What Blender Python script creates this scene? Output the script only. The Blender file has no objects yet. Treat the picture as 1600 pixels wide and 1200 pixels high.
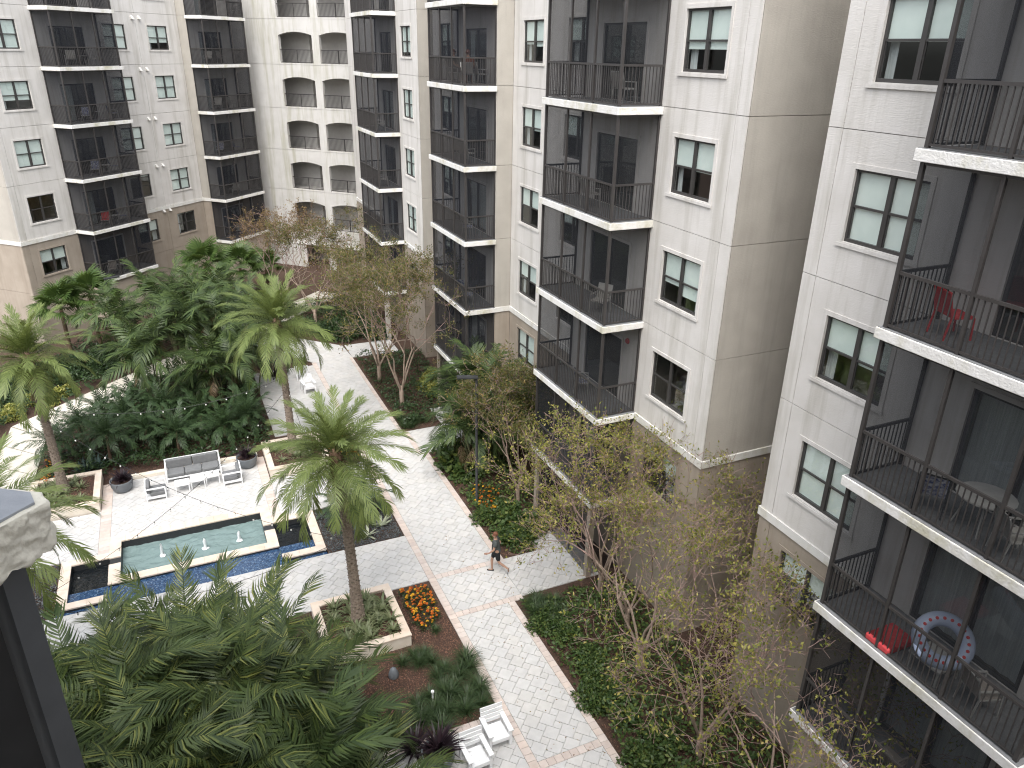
import bpy, bmesh, math, random
import numpy as np
from mathutils import Vector, Matrix, Euler
random.seed(7)
R = math.radians
scene = bpy.context.scene
col = scene.collection

# ------------------------------------------------------------------ camera
FPX = 1182.4
PITCH, ROLL, HEAD, EYE = R(23.865), R(1.09), R(24.65), 17.8
cam_data = bpy.data.cameras.new('camera')
cam_data.sensor_fit = 'HORIZONTAL'
cam_data.sensor_width = 36.0
cam_data.lens = 36.0 * FPX / 1600.0
cam_data.clip_start = 0.05
cam_data.clip_end = 2000.0
cam = bpy.data.objects.new('camera', cam_data)
col.objects.link(cam)
_h = Vector((math.sin(HEAD), math.cos(HEAD), 0))
_f = _h * math.cos(PITCH) + Vector((0, 0, -math.sin(PITCH)))
_u = _h * math.sin(PITCH) + Vector((0, 0, math.cos(PITCH)))
_r = Vector((math.cos(HEAD), -math.sin(HEAD), 0))
_r2 = _r * math.cos(ROLL) + _u * math.sin(ROLL)
_u2 = -_r * math.sin(ROLL) + _u * math.cos(ROLL)
_m = Matrix((_r2, _u2, -_f)).transposed().to_4x4()
_m.translation = Vector((0, 0, EYE))
cam.matrix_world = _m
scene.camera = cam

# ------------------------------------------------------------------ sky, sun, exposure
SUN_AZ, SUN_EL = R(-153), R(58)          # azimuth clockwise from +Y; high sun behind thin cloud
world = bpy.data.worlds.new('World')
scene.world = world
world.use_nodes = True
wn = world.node_tree
for n in list(wn.nodes):
    wn.nodes.remove(n)
wo = wn.nodes.new('ShaderNodeOutputWorld')
bg = wn.nodes.new('ShaderNodeBackground')
sky = wn.nodes.new('ShaderNodeTexSky')
sky.sky_type = 'NISHITA'
sky.sun_disc = False
sky.sun_elevation = SUN_EL
sky.sun_rotation = SUN_AZ
sky.air_density = 1.0
sky.dust_density = 4.0
sky.ozone_density = 1.0
hs = wn.nodes.new('ShaderNodeHueSaturation')
hs.inputs['Saturation'].default_value = 0.3      # cloud veil: a nearly white sky
wn.links.new(sky.outputs[0], hs.inputs['Color'])
wn.links.new(hs.outputs[0], bg.inputs[0])
bg.inputs[1].default_value = 0.15
wn.links.new(bg.outputs[0], wo.inputs[0])

sun_data = bpy.data.lights.new('sun', 'SUN')
sun_data.energy = 0.8
sun_data.angle = R(50)
sun_data.color = (1.0, 0.96, 0.9)
sun = bpy.data.objects.new('sun', sun_data)
col.objects.link(sun)
_sd = Vector((math.sin(SUN_AZ) * math.cos(SUN_EL), math.cos(SUN_AZ) * math.cos(SUN_EL), math.sin(SUN_EL)))
sun.rotation_euler = _sd.to_track_quat('Z', 'Y').to_euler()
sun.location = (0, 0, 60)

scene.view_settings.view_transform = 'Standard'
scene.view_settings.look = 'None'
scene.view_settings.exposure = 1.45
scene.view_settings.gamma = 1.0
scene.cycles.use_denoising = True
scene.cycles.denoising_prefilter = 'NONE'
scene.cycles.filter_width = 1.15
scene.cycles.max_bounces = 8
scene.cycles.diffuse_bounces = 4
scene.cycles.transparent_max_bounces = 24

# ------------------------------------------------------------------ helpers
class MB:
    """collects polygons; build() links them as ONE mesh object"""
    def __init__(s):
        s.v = []; s.f = []
    def poly(s, pts):
        b = len(s.v); s.v += [tuple(p) for p in pts]; s.f.append(tuple(range(b, b + len(pts))))
    def box(s, x0, x1, y0, y1, z0, z1):
        b = len(s.v)
        s.v += [(x0,y0,z0),(x1,y0,z0),(x1,y1,z0),(x0,y1,z0),(x0,y0,z1),(x1,y0,z1),(x1,y1,z1),(x0,y1,z1)]
        s.f += [(b,b+3,b+2,b+1),(b+4,b+5,b+6,b+7),(b,b+1,b+5,b+4),(b+1,b+2,b+6,b+5),(b+2,b+3,b+7,b+6),(b+3,b,b+4,b+7)]
        return s
    def prism(s, pts, z0, z1):
        n = len(pts); b = len(s.v)
        s.v += [(p[0], p[1], z0) for p in pts] + [(p[0], p[1], z1) for p in pts]
        s.f.append(tuple(range(b + n - 1, b - 1, -1))); s.f.append(tuple(range(b + n, b + 2 * n)))
        for i in range(n):
            j = (i + 1) % n
            s.f.append((b + i, b + j, b + n + j, b + n + i))
        return s
    def bar(s, a, c, w, h=None):
        """square bar between two points"""
        h = h or w
        a = Vector(a); c = Vector(c); d = (c - a).normalized()
        up = Vector((0, 0, 1)) if abs(d.z) < 0.9 else Vector((1, 0, 0))
        p = d.cross(up).normalized() * (w / 2); q = p.cross(d).normalized() * (h / 2)
        b = len(s.v)
        for e in (a, c):
            s.v += [tuple(e - p - q), tuple(e + p - q), tuple(e + p + q), tuple(e - p + q)]
        s.f += [(b,b+3,b+2,b+1),(b+4,b+5,b+6,b+7),(b,b+1,b+5,b+4),(b+1,b+2,b+6,b+5),(b+2,b+3,b+7,b+6),(b+3,b,b+4,b+7)]
        return s
    def tube(s, pts, rad, n=6, cap=True):
        pts = [Vector(p) for p in pts]; k = len(pts)
        rad = rad if isinstance(rad, (list, tuple)) else [rad] * k
        b = len(s.v); prev = None
        for i, p in enumerate(pts):
            d = (pts[min(i + 1, k - 1)] - pts[max(i - 1, 0)])
            d = d.normalized() if d.length > 1e-9 else Vector((0, 0, 1))
            ref = prev if prev is not None else (Vector((1, 0, 0)) if abs(d.x) < 0.8 else Vector((0, 1, 0)))
            a = (ref - d * ref.dot(d)); a = a.normalized() if a.length > 1e-6 else d.orthogonal().normalized()
            prev = a; c = d.cross(a)
            for j in range(n):
                t = 2 * math.pi * j / n
                s.v.append(tuple(p + (a * math.cos(t) + c * math.sin(t)) * rad[i]))
        for i in range(k - 1):
            for j in range(n):
                j2 = (j + 1) % n
                s.f.append((b+i*n+j, b+i*n+j2, b+(i+1)*n+j2, b+(i+1)*n+j))
        if cap:
            s.f.append(tuple(b + j for j in range(n - 1, -1, -1)))
            s.f.append(tuple(b + (k - 1) * n + j for j in range(n)))
        return s
    def lathe(s, prof, n=20, c=(0, 0, 0)):
        b = len(s.v); k = len(prof)
        for r, z in prof:
            for j in range(n):
                t = 2 * math.pi * j / n
                s.v.append((c[0] + r * math.cos(t), c[1] + r * math.sin(t), c[2] + z))
        for i in range(k - 1):
            for j in range(n):
                j2 = (j + 1) % n
                s.f.append((b+i*n+j, b+i*n+j2, b+(i+1)*n+j2, b+(i+1)*n+j))
        return s
    def mesh(s, name, mat=None, smooth=False):
        m = bpy.data.meshes.new(name)
        m.from_pydata(s.v, [], s.f)
        if mat: m.materials.append(mat)
        if smooth:
            m.polygons.foreach_set('use_smooth', [True] * len(m.polygons))
        m.update()
        return m
    def build(s, name, mat, parent=None, smooth=False, **props):
        return put(s.mesh(name, mat, smooth), name, parent, **props)

def put(mesh, name, parent=None, loc=None, rot=None, scale=None, **props):
    o = bpy.data.objects.new(name, mesh)
    col.objects.link(o)
    if parent is not None: o.parent = parent
    if loc is not None: o.location = loc
    if rot is not None: o.rotation_euler = rot
    if scale is not None: o.scale = scale if isinstance(scale, (tuple, list)) else (scale,) * 3
    for k, v in props.items(): o[k] = v
    return o

def thing(name, label, cat, loc=(0, 0, 0), rz=0.0, group=None):
    o = bpy.data.objects.new(name, None)
    col.objects.link(o)
    o.empty_display_size = 0.3
    o.location = loc; o.rotation_euler = (0, 0, rz)
    o['label'] = label; o['category'] = cat
    if group: o['group'] = group
    return o

def bevel(o, w=0.01, seg=2):
    md = o.modifiers.new('bevel', 'BEVEL'); md.width = w; md.segments = seg; md.limit_method = 'ANGLE'
    return o

# ------------------------------------------------------------------ materials
def new_mat(name):
    m = bpy.data.materials.new(name); m.use_nodes = True
    nt = m.node_tree
    for n in list(nt.nodes): nt.nodes.remove(n)
    out = nt.nodes.new('ShaderNodeOutputMaterial')
    return m, nt, out

def N(nt, typ, **kw):
    n = nt.nodes.new(typ)
    for k, v in kw.items():
        if k.startswith('i_'):
            n.inputs[k[2:].replace('_', ' ')].default_value = v
        else:
            setattr(n, k, v)
    return n

def rgba(c): return (c[0], c[1], c[2], 1.0)

def hexc(h):
    h = h.lstrip('#'); v = [int(h[i:i+2], 16) / 255 for i in (0, 2, 4)]
    return tuple(x / 12.92 if x <= 0.04045 else ((x + 0.055) / 1.055) ** 2.4 for x in v)

def rand_node(nt):
    """one random number for each piece, whether it is an object of its own or an island of a joined mesh"""
    oi = N(nt, 'ShaderNodeObjectInfo'); ge = N(nt, 'ShaderNodeNewGeometry')
    ad = N(nt, 'ShaderNodeMath', operation='ADD'); fr = N(nt, 'ShaderNodeMath', operation='FRACT')
    nt.links.new(oi.outputs['Random'], ad.inputs[0]); nt.links.new(ge.outputs['Random Per Island'], ad.inputs[1])
    nt.links.new(ad.outputs[0], fr.inputs[0])
    return fr.outputs[0]

def mat_surface(name, c1, c2=None, rough=0.7, nscale=4.0, bump=0.0, bscale=40.0, stretch=(1, 1, 1), piece=None, metallic=0.0,
                stain=None, stain_scale=(1, 1, 1), stain_amt=0.5, spec=0.4, detail=4.0, bstretch=None, coat=0.0):
    m, nt, out = new_mat(name)
    p = N(nt, 'ShaderNodeBsdfPrincipled')
    p.inputs['Roughness'].default_value = rough
    p.inputs['Metallic'].default_value = metallic
    p.inputs['Specular IOR Level'].default_value = spec
    p.inputs['Coat Weight'].default_value = coat
    nt.links.new(p.outputs[0], out.inputs[0])
    ge = N(nt, 'ShaderNodeNewGeometry')
    mp = N(nt, 'ShaderNodeMapping'); mp.inputs['Scale'].default_value = stretch
    nt.links.new(ge.outputs['Position'], mp.inputs[0])
    no = N(nt, 'ShaderNodeTexNoise'); no.inputs['Scale'].default_value = nscale; no.inputs['Detail'].default_value = detail
    nt.links.new(mp.outputs[0], no.inputs['Vector'])
    mx = N(nt, 'ShaderNodeMix', data_type='RGBA')
    mx.inputs[6].default_value = rgba(c1); mx.inputs[7].default_value = rgba(c2 or c1)
    rp = N(nt, 'ShaderNodeValToRGB'); rp.color_ramp.elements[0].position = 0.32; rp.color_ramp.elements[1].position = 0.68
    nt.links.new(no.outputs['Fac'], rp.inputs[0]); nt.links.new(rp.outputs[0], mx.inputs[0])
    c = mx.outputs[2]
    if piece:
        rr = rand_node(nt); m2 = N(nt, 'ShaderNodeMix', data_type='RGBA', blend_type='MULTIPLY'); m2.inputs[0].default_value = 1
        r2 = N(nt, 'ShaderNodeValToRGB'); r2.color_ramp.interpolation = 'CONSTANT'
        els = r2.color_ramp.elements
        while len(els) > 1: els.remove(els[-1])
        for i, pc in enumerate(piece):
            e = els[0] if i == 0 else els.new(i / len(piece))
            e.position = i / len(piece); e.color = rgba(pc)
        nt.links.new(rr, r2.inputs[0]); nt.links.new(c, m2.inputs[6]); nt.links.new(r2.outputs[0], m2.inputs[7]); c = m2.outputs[2]
    if stain:
        mp2 = N(nt, 'ShaderNodeMapping'); mp2.inputs['Scale'].default_value = stain_scale
        nt.links.new(ge.outputs['Position'], mp2.inputs[0])
        n2 = N(nt, 'ShaderNodeTexNoise'); n2.inputs['Scale'].default_value = 1.0; n2.inputs['Detail'].default_value = 6
        n2.inputs['Roughness'].default_value = 0.65
        nt.links.new(mp2.outputs[0], n2.inputs['Vector'])
        r3 = N(nt, 'ShaderNodeMapRange'); r3.inputs[1].default_value = 0.48; r3.inputs[2].default_value = 0.72
        r3.inputs[4].default_value = stain_amt
        nt.links.new(n2.outputs['Fac'], r3.inputs[0])
        m3 = N(nt, 'ShaderNodeMix', data_type='RGBA'); m3.inputs[7].default_value = rgba(stain)
        nt.links.new(r3.outputs[0], m3.inputs[0]); nt.links.new(c, m3.inputs[6]); c = m3.outputs[2]
    nt.links.new(c, p.inputs['Base Color'])
    if bump:
        mp3 = N(nt, 'ShaderNodeMapping'); mp3.inputs['Scale'].default_value = bstretch or stretch
        nt.links.new(ge.outputs['Position'], mp3.inputs[0])
        nb = N(nt, 'ShaderNodeTexNoise'); nb.inputs['Scale'].default_value = bscale; nb.inputs['Detail'].default_value = 5
        nt.links.new(mp3.outputs[0], nb.inputs['Vector'])
        bp = N(nt, 'ShaderNodeBump'); bp.inputs['Strength'].default_value = bump; bp.inputs['Distance'].default_value = 0.02
        nt.links.new(nb.outputs['Fac'], bp.inputs['Height']); nt.links.new(bp.outputs[0], p.inputs['Normal'])
    return m

def mat_leaf(name, c1, c2, rough=0.45, trans=0.35, c3=None, spec=0.35):
    """leaf: colour differs from leaf to leaf and from plant to plant"""
    m, nt, out = new_mat(name)
    rr = rand_node(nt)
    rp = N(nt, 'ShaderNodeValToRGB'); e = rp.color_ramp.elements
    e[0].position = 0.0; e[0].color = rgba(c1); e[1].position = 0.8 if c3 else 1.0; e[1].color = rgba(c2)
    if c3:
        k = e.new(0.97); k.color = rgba(c3)
    nt.links.new(rr, rp.inputs[0])
    p = N(nt, 'ShaderNodeBsdfPrincipled'); p.inputs['Roughness'].default_value = rough; p.inputs['Specular IOR Level'].default_value = spec
    nt.links.new(rp.outputs[0], p.inputs['Base Color'])
    tr = N(nt, 'ShaderNodeBsdfTranslucent')
    hv = N(nt, 'ShaderNodeHueSaturation'); hv.inputs['Hue'].default_value = 0.48; hv.inputs['Value'].default_value = 1.5; hv.inputs['Saturation'].default_value = 1.1
    nt.links.new(rp.outputs[0], hv.inputs['Color']); nt.links.new(hv.outputs[0], tr.inputs['Color'])
    ms = N(nt, 'ShaderNodeMixShader'); ms.inputs[0].default_value = trans
    nt.links.new(p.outputs[0], ms.inputs[1]); nt.links.new(tr.outputs[0], ms.inputs[2])
    nt.links.new(ms.outputs[0], out.inputs[0])
    return m

def mat_glass(name, tint=(0.55, 0.6, 0.6), clear=0.8, rough=0.02):
    m, nt, out = new_mat(name)
    tr = N(nt, 'ShaderNodeBsdfTransparent'); tr.inputs[0].default_value = rgba((clear * 0.96, clear, clear * 0.98))
    gl = N(nt, 'ShaderNodeBsdfGlossy'); gl.inputs['Roughness'].default_value = rough; gl.inputs[0].default_value = rgba((0.9, 0.95, 0.95))
    lw = N(nt, 'ShaderNodeLayerWeight'); lw.inputs[0].default_value = 0.5      # Schlick reflectance, the same from both sides of the sheet
    pw = N(nt, 'ShaderNodeMath', operation='POWER'); pw.inputs[1].default_value = 5.0; nt.links.new(lw.outputs['Facing'], pw.inputs[0])
    ml = N(nt, 'ShaderNodeMath', operation='MULTIPLY_ADD'); ml.inputs[1].default_value = 0.86; ml.inputs[2].default_value = 0.13
    nt.links.new(pw.outputs[0], ml.inputs[0])
    ms = N(nt, 'ShaderNodeMixShader'); nt.links.new(ml.outputs[0], ms.inputs[0])
    nt.links.new(tr.outputs[0], ms.inputs[1]); nt.links.new(gl.outputs[0], ms.inputs[2]); nt.links.new(ms.outputs[0], out.inputs[0])
    return m

def mat_screen(name, c=(0.03, 0.032, 0.036), dens=0.52):
    """insect mesh: too fine to see the wires, so part of the light passes"""
    m, nt, out = new_mat(name)
    tr = N(nt, 'ShaderNodeBsdfTransparent'); di = N(nt, 'ShaderNodeBsdfDiffuse'); di.inputs[0].default_value = rgba(c)
    ms = N(nt, 'ShaderNodeMixShader'); ms.inputs[0].default_value = dens
    nt.links.new(tr.outputs[0], ms.inputs[1]); nt.links.new(di.outputs[0], ms.inputs[2]); nt.links.new(ms.outputs[0], out.inputs[0])
    return m

def mat_water(name, c, rough=0.06, scale=5.0, strength=0.6, stretch=(1, 1, 1)):
    m, nt, out = new_mat(name)
    p = N(nt, 'ShaderNodeBsdfPrincipled'); p.inputs['Base Color'].default_value = rgba(c); p.inputs['Roughness'].default_value = rough
    p.inputs['Specular IOR Level'].default_value = 0.5
    ge = N(nt, 'ShaderNodeNewGeometry'); mp = N(nt, 'ShaderNodeMapping'); mp.inputs['Scale'].default_value = stretch
    nt.links.new(ge.outputs['Position'], mp.inputs[0])
    no = N(nt, 'ShaderNodeTexNoise'); no.inputs['Scale'].default_value = scale; no.inputs['Detail'].default_value = 3; no.inputs['Distortion'].default_value = 0.6
    nt.links.new(mp.outputs[0], no.inputs['Vector'])
    bp = N(nt, 'ShaderNodeBump'); bp.inputs['Strength'].default_value = strength; bp.inputs['Distance'].default_value = 0.08
    nt.links.new(no.outputs['Fac'], bp.inputs['Height']); nt.links.new(bp.outputs[0], p.inputs['Normal'])
    nt.links.new(p.outputs[0], out.inputs[0])
    return m

M = {}
ST = dict(rough=0.9, spec=0.2, nscale=1.3, bump=0.35, bscale=9.0, bstretch=(1.2, 1.2, 6), stain_scale=(2.3, 2.3, 0.17))
M['stucco'] = mat_surface('stucco_offwhite', (0.61, 0.59, 0.56), (0.67, 0.65, 0.625), stain=(0.38, 0.36, 0.31), stain_amt=0.6, **ST)
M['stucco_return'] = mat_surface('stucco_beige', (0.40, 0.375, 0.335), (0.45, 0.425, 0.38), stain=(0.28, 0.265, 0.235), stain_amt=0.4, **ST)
M['stucco_tan'] = mat_surface('stucco_tan', (0.33, 0.285, 0.235), (0.38, 0.33, 0.275), stain=(0.24, 0.20, 0.16), stain_amt=0.5, **ST)
M['stucco_gallery'] = mat_surface('stucco_gallery', (0.49, 0.48, 0.46), (0.54, 0.53, 0.51), stain=(0.30, 0.29, 0.20), stain_amt=0.75, **ST)
M['trim'] = mat_surface('trim_white', (0.70, 0.69, 0.66), (0.75, 0.74, 0.71), rough=0.85, bump=0.4, bscale=30, stain=(0.42, 0.38, 0.24), stain_scale=(2.2, 2.2, 1.2), stain_amt=0.5)
M['slab_edge'] = mat_surface('slab_edge_white', (0.70, 0.69, 0.66), (0.76, 0.75, 0.73), rough=0.85, bump=0.7, bscale=22, stain=(0.36, 0.33, 0.15), stain_scale=(1.3, 1.3, 0.8), stain_amt=0.7)
M['joint'] = mat_surface('joint_dark', (0.25, 0.24, 0.22), rough=0.95)
M['soffit'] = mat_surface('soffit_paint', (0.50, 0.485, 0.46), (0.54, 0.525, 0.50), rough=0.9)
M['deck'] = mat_surface('deck_grey', (0.16, 0.165, 0.17), (0.21, 0.215, 0.22), rough=0.75, nscale=9)
M['bronze'] = mat_surface('bronze_metal', (0.040, 0.037, 0.036), (0.050, 0.046, 0.045), rough=0.42, spec=0.5)
M['frame'] = mat_surface('window_frame_bronze', (0.045, 0.043, 0.042), (0.055, 0.052, 0.05), rough=0.4, spec=0.5)
M['glass'] = mat_glass('window_glass', clear=0.94)
M['blind'] = mat_surface('roller_blind', (0.74, 0.80, 0.78), (0.80, 0.85, 0.83), rough=0.9, nscale=3)
M['curtain'] = mat_surface('curtain_cloth', (0.45, 0.46, 0.47), (0.6, 0.61, 0.62), rough=0.95, nscale=12, stretch=(3, 3, 0.1))
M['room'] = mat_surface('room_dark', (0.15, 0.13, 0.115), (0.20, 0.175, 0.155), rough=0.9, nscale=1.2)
M['screen'] = mat_screen('insect_screen')
M['screen_dark'] = mat_screen('insect_screen_shaded', (0.026, 0.028, 0.034), 0.6)  # same insect mesh; shade of the farther balconies put into its colour and density
# ------------------------------------------------------------------ buildings
FH = 3.258
def LV(k): return 13.12 + FH * (k - 4)           # floor levels: 1 -> 3.35 ... 5 -> 16.38
TOPZ = LV(7) + 0.9

def front(Y=0.0): return lambda a, d, z: (a, Y + d, z)
def end_pos(X, ): return lambda a, d, z: (X - d, a, z)      # wall seen from the +X side
def end_neg(X): return lambda a, d, z: (X + d, a, z)        # wall seen from the -X side

def stucco_panel(b, fn, a0, a1, z0, z1, mat, holes=(), gap=0.008, reveal=0.09, name='stucco_panel'):
    a0 += gap; a1 -= gap; z0 += gap; z1 -= gap
    m = MB()
    A = sorted({a0, a1, *[h[0] for h in holes], *[h[1] for h in holes]})
    Z = sorted({z0, z1, *[h[2] for h in holes], *[h[3] for h in holes]})
    for i in range(len(A) - 1):
        for j in range(len(Z) - 1):
            ca, cz = (A[i] + A[i+1]) / 2, (Z[j] + Z[j+1]) / 2
            if any(h[0] < ca < h[1] and h[2] < cz < h[3] for h in holes): continue
            m.poly([fn(A[i], 0, Z[j]), fn(A[i+1], 0, Z[j]), fn(A[i+1], 0, Z[j+1]), fn(A[i], 0, Z[j+1])])
    def ring(x0, x1, y0, y1, d):
        for p, q in (((x0, y0), (x1, y0)), ((x1, y0), (x1, y1)), ((x1, y1), (x0, y1)), ((x0, y1), (x0, y0))):
            m.poly([fn(p[0], 0, p[1]), fn(q[0], 0, q[1]), fn(q[0], d, q[1]), fn(p[0], d, p[1])])
    ring(a0, a1, z0, z1, 0.03)
    for h in holes: ring(h[0], h[1], h[2], h[3], reveal)
    return m.build(name, mat, b)

WIN_W, WIN_H = 1.84, 1.55
_win_cache = {}
def window_meshes():
    if _win_cache: return _win_cache
    w, h = WIN_W, WIN_H
    f = MB()
    t = 0.055
    for x0, x1, z0, z1 in ((0, t, 0, h), (w - t, w, 0, h), (t, w - t, h - t, h), (t, w - t, 0, t + 0.02), (w/2 - 0.055, w/2 + 0.055, t + 0.02, h - t)):
        f.box(x0, x1, 0.05, 0.12, z0, z1)
    for x0, x1 in ((t, w/2 - 0.055), (w/2 + 0.055, w - t)):       # meeting rails, the lower sash set behind the upper one
        f.box(x0, x1, 0.062, 0.105, h/2 - 0.025, h/2 + 0.025)
        f.box(x0, x0 + 0.025, 0.075, 0.11, t + 0.02, h/2 - 0.025); f.box(x1 - 0.025, x1, 0.075, 0.11, t + 0.02, h/2 - 0.025)
    _win_cache['frame'] = f.mesh('window_frame', M['frame'])
    pw = w/2 - 0.055 - t
    p = MB(); p.poly([(0, 0, 0), (pw, 0, 0), (pw, 0, h/2 - 0.09), (0, 0, h/2 - 0.09)])
    _win_cache['pane'] = p.mesh('window_pane', M['glass']); _win_cache['pw'] = pw
    s = MB(); o = 0.11
    for x0, x1, z0, z1 in ((-o, 0, -o, h + o), (w, w + o, -o, h + o), (0, w, h, h + o), (0, w, -o, 0)):
        s.box(x0, x1, -0.02, 0.004, z0, z1)
    s.box(-o - 0.03, w + o + 0.03, -0.045, -0.03, -o, -0.03)
    for k in ('stucco', 'stucco_tan', 'stucco_return'):
        _win_cache['surround_' + k] = s.mesh('window_surround', M[k])
    r = MB(); r.box(-0.35, w + 0.35, 0.125, 2.6, -0.7, h + 0.35)
    mm = r.mesh('room', M['room'])
    bm = bmesh.new(); bm.from_mesh(mm); bm.faces.ensure_lookup_table()
    fr = [f_ for f_ in bm.faces if all(abs(v.co.y - 0.125) < 1e-4 for v in f_.verts)]
    bmesh.ops.delete(bm, geom=fr, context='FACES'); bm.to_mesh(mm); bm.free()
    _win_cache['room'] = mm
    return _win_cache

def window(b, x, z, Y=0.0, blind=(0.5, 0.5), surround='stucco', seed=0, curtain=True):
    c = window_meshes(); w, h = WIN_W, WIN_H
    o = put(c['frame'], 'window', b, loc=(x, Y, z))
    put(c['surround_' + surround], 'surround', o)
    pw = c['pw']
    for x0 in (0.055, w/2 + 0.055):
        put(c['pane'], 'pane', o, loc=(x0, 0.08, h/2 + 0.025)); put(c['pane'], 'pane', o, loc=(x0, 0.092, 0.065))
    for x0, bl in zip((0.04, w/2 + 0.02), blind):
        if bl > 0.02:
            m = MB(); zb = h - 0.03 - bl * (h - 0.06)
            nseg = 4
            for i in range(nseg):
                m.poly([(x0 + i * 0.215, 0.128 + 0.006 * (i % 2), zb), (x0 + (i + 1) * 0.215, 0.128 + 0.006 * ((i + 1) % 2), zb), (x0 + (i + 1) * 0.215, 0.128, h - 0.03), (x0 + i * 0.215, 0.128, h - 0.03)])
            m.box(x0, x0 + 0.86, 0.126, 0.148, zb - 0.03, zb - 0.001)
            m.build('blind', M['blind'], o)
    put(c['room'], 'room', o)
    if curtain:
        rnd = random.Random(seed * 7 + int(x * 13) + int(z * 31))
        m = MB(); side = rnd.random() < 0.6
        wd = rnd.uniform(0.18, 0.42)
        x0 = 0.03 if side else w - 0.03 - wd
        k = 8
        for i in range(k):
            xa, xb = x0 + wd * i / k, x0 + wd * (i + 1) / k
            ya, yb = 0.25 + 0.03 * (i % 2), 0.25 + 0.03 * ((i + 1) % 2)
            m.poly([(xa, ya, 0), (xb, yb, 0), (xb, yb, h), (xa, ya, h)])
        m.build('curtain', M['curtain'], o)
    return o

DOOR_W, DOOR_H = 2.44, 2.2
def sliding_door(b, xc, z, Y=0.0, curtain=0.0):
    w, h = DOOR_W, DOOR_H; x0 = xc - w / 2
    f = MB(); t = 0.06
    for a0, a1, z0, z1 in ((0, t, 0, h), (w - t, w, 0, h), (t, w - t, h - t, h), (t, w - t, 0, 0.05)):
        f.box(a0, a1, 0.03, 0.12, z0, z1)
    f.box(w/2 - 0.05, w/2 + 0.01, 0.04, 0.075, 0.05, h - t); f.box(w/2 - 0.01, w/2 + 0.05, 0.08, 0.115, 0.05, h - t)
    o = f.build('sliding_door', M['frame'], b); o.location = (x0, Y, z)
    for a0, a1, y in ((t, w/2 - 0.05, 0.058), (w/2 + 0.05, w - t, 0.098)):
        m = MB(); m.poly([(a0, y, 0.05), (a1, y, 0.05), (a1, y, h - t), (a0, y, h - t)]); m.build('pane', M['glass'], o)
    s = MB()
    for a0, a1, z0, z1 in ((-0.1, 0, 0, h + 0.1), (w, w + 0.1, 0, h + 0.1), (0, w, h, h + 0.1)):
        s.box(a0, a1, -0.025, 0.004, z0, z1)
    s.build('surround', M['stucco'], o)
    r = MB()
    X0, X1, Y1, Z1 = -0.6, w + 0.6, 3.0, h + 0.3
    r.poly([(X0, Y1, 0), (X1, Y1, 0), (X1, Y1, Z1), (X0, Y1, Z1)]); r.poly([(X0, 0.13, 0), (X1, 0.13, 0), (X1, Y1, 0), (X0, Y1, 0)])
    r.poly([(X0, 0.13, Z1), (X1, 0.13, Z1), (X1, Y1, Z1), (X0, Y1, Z1)]); r.poly([(X0, 0.13, 0), (X0, Y1, 0), (X0, Y1, Z1), (X0, 0.13, Z1)]); r.poly([(X1, 0.13, 0), (X1, Y1, 0), (X1, Y1, Z1), (X1, 0.13, Z1)])
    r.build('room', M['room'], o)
    if curtain:
        m = MB(); k = 14; wd = w * curtain
        for i in range(k):
            xa, xb = 0.06 + wd * i / k, 0.06 + wd * (i + 1) / k
            m.poly([(xa, 0.2 + 0.04 * (i % 2), 0.03), (xb, 0.2 + 0.04 * ((i + 1) % 2), 0.03), (xb, 0.2 + 0.04 * ((i + 1) % 2), h - 0.1), (xa, 0.2 + 0.04 * (i % 2), h - 0.1)])
        m.build('curtain', M['curtain'], o)
    return o

RAIL_H = 1.07
_bal_mesh = {}
def balusters(o, p, q, single):
    """upright bars along a railing from p to q (x, y of the two ends)"""
    n = max(2, int(round(math.dist(p, q) / 0.112)))
    pts = [(p[0] + (q[0] - p[0]) * i / n, p[1] + (q[1] - p[1]) * i / n) for i in range(1, n)]
    if single:
        if 'b' not in _bal_mesh:
            _bal_mesh['b'] = MB().box(-0.0095, 0.0095, -0.0095, 0.0095, 0.07, RAIL_H - 0.03).mesh('baluster', M['bronze'])
        for x, y in pts: put(_bal_mesh['b'], 'baluster', o, loc=(x, y, 0))
    else:
        m = MB()
        for x, y in pts: m.box(x - 0.0095, x + 0.0095, y - 0.0095, y + 0.0095, 0.07, RAIL_H - 0.03)
        m.build('balusters', M['bronze'], o, kind='stuff')

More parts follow.
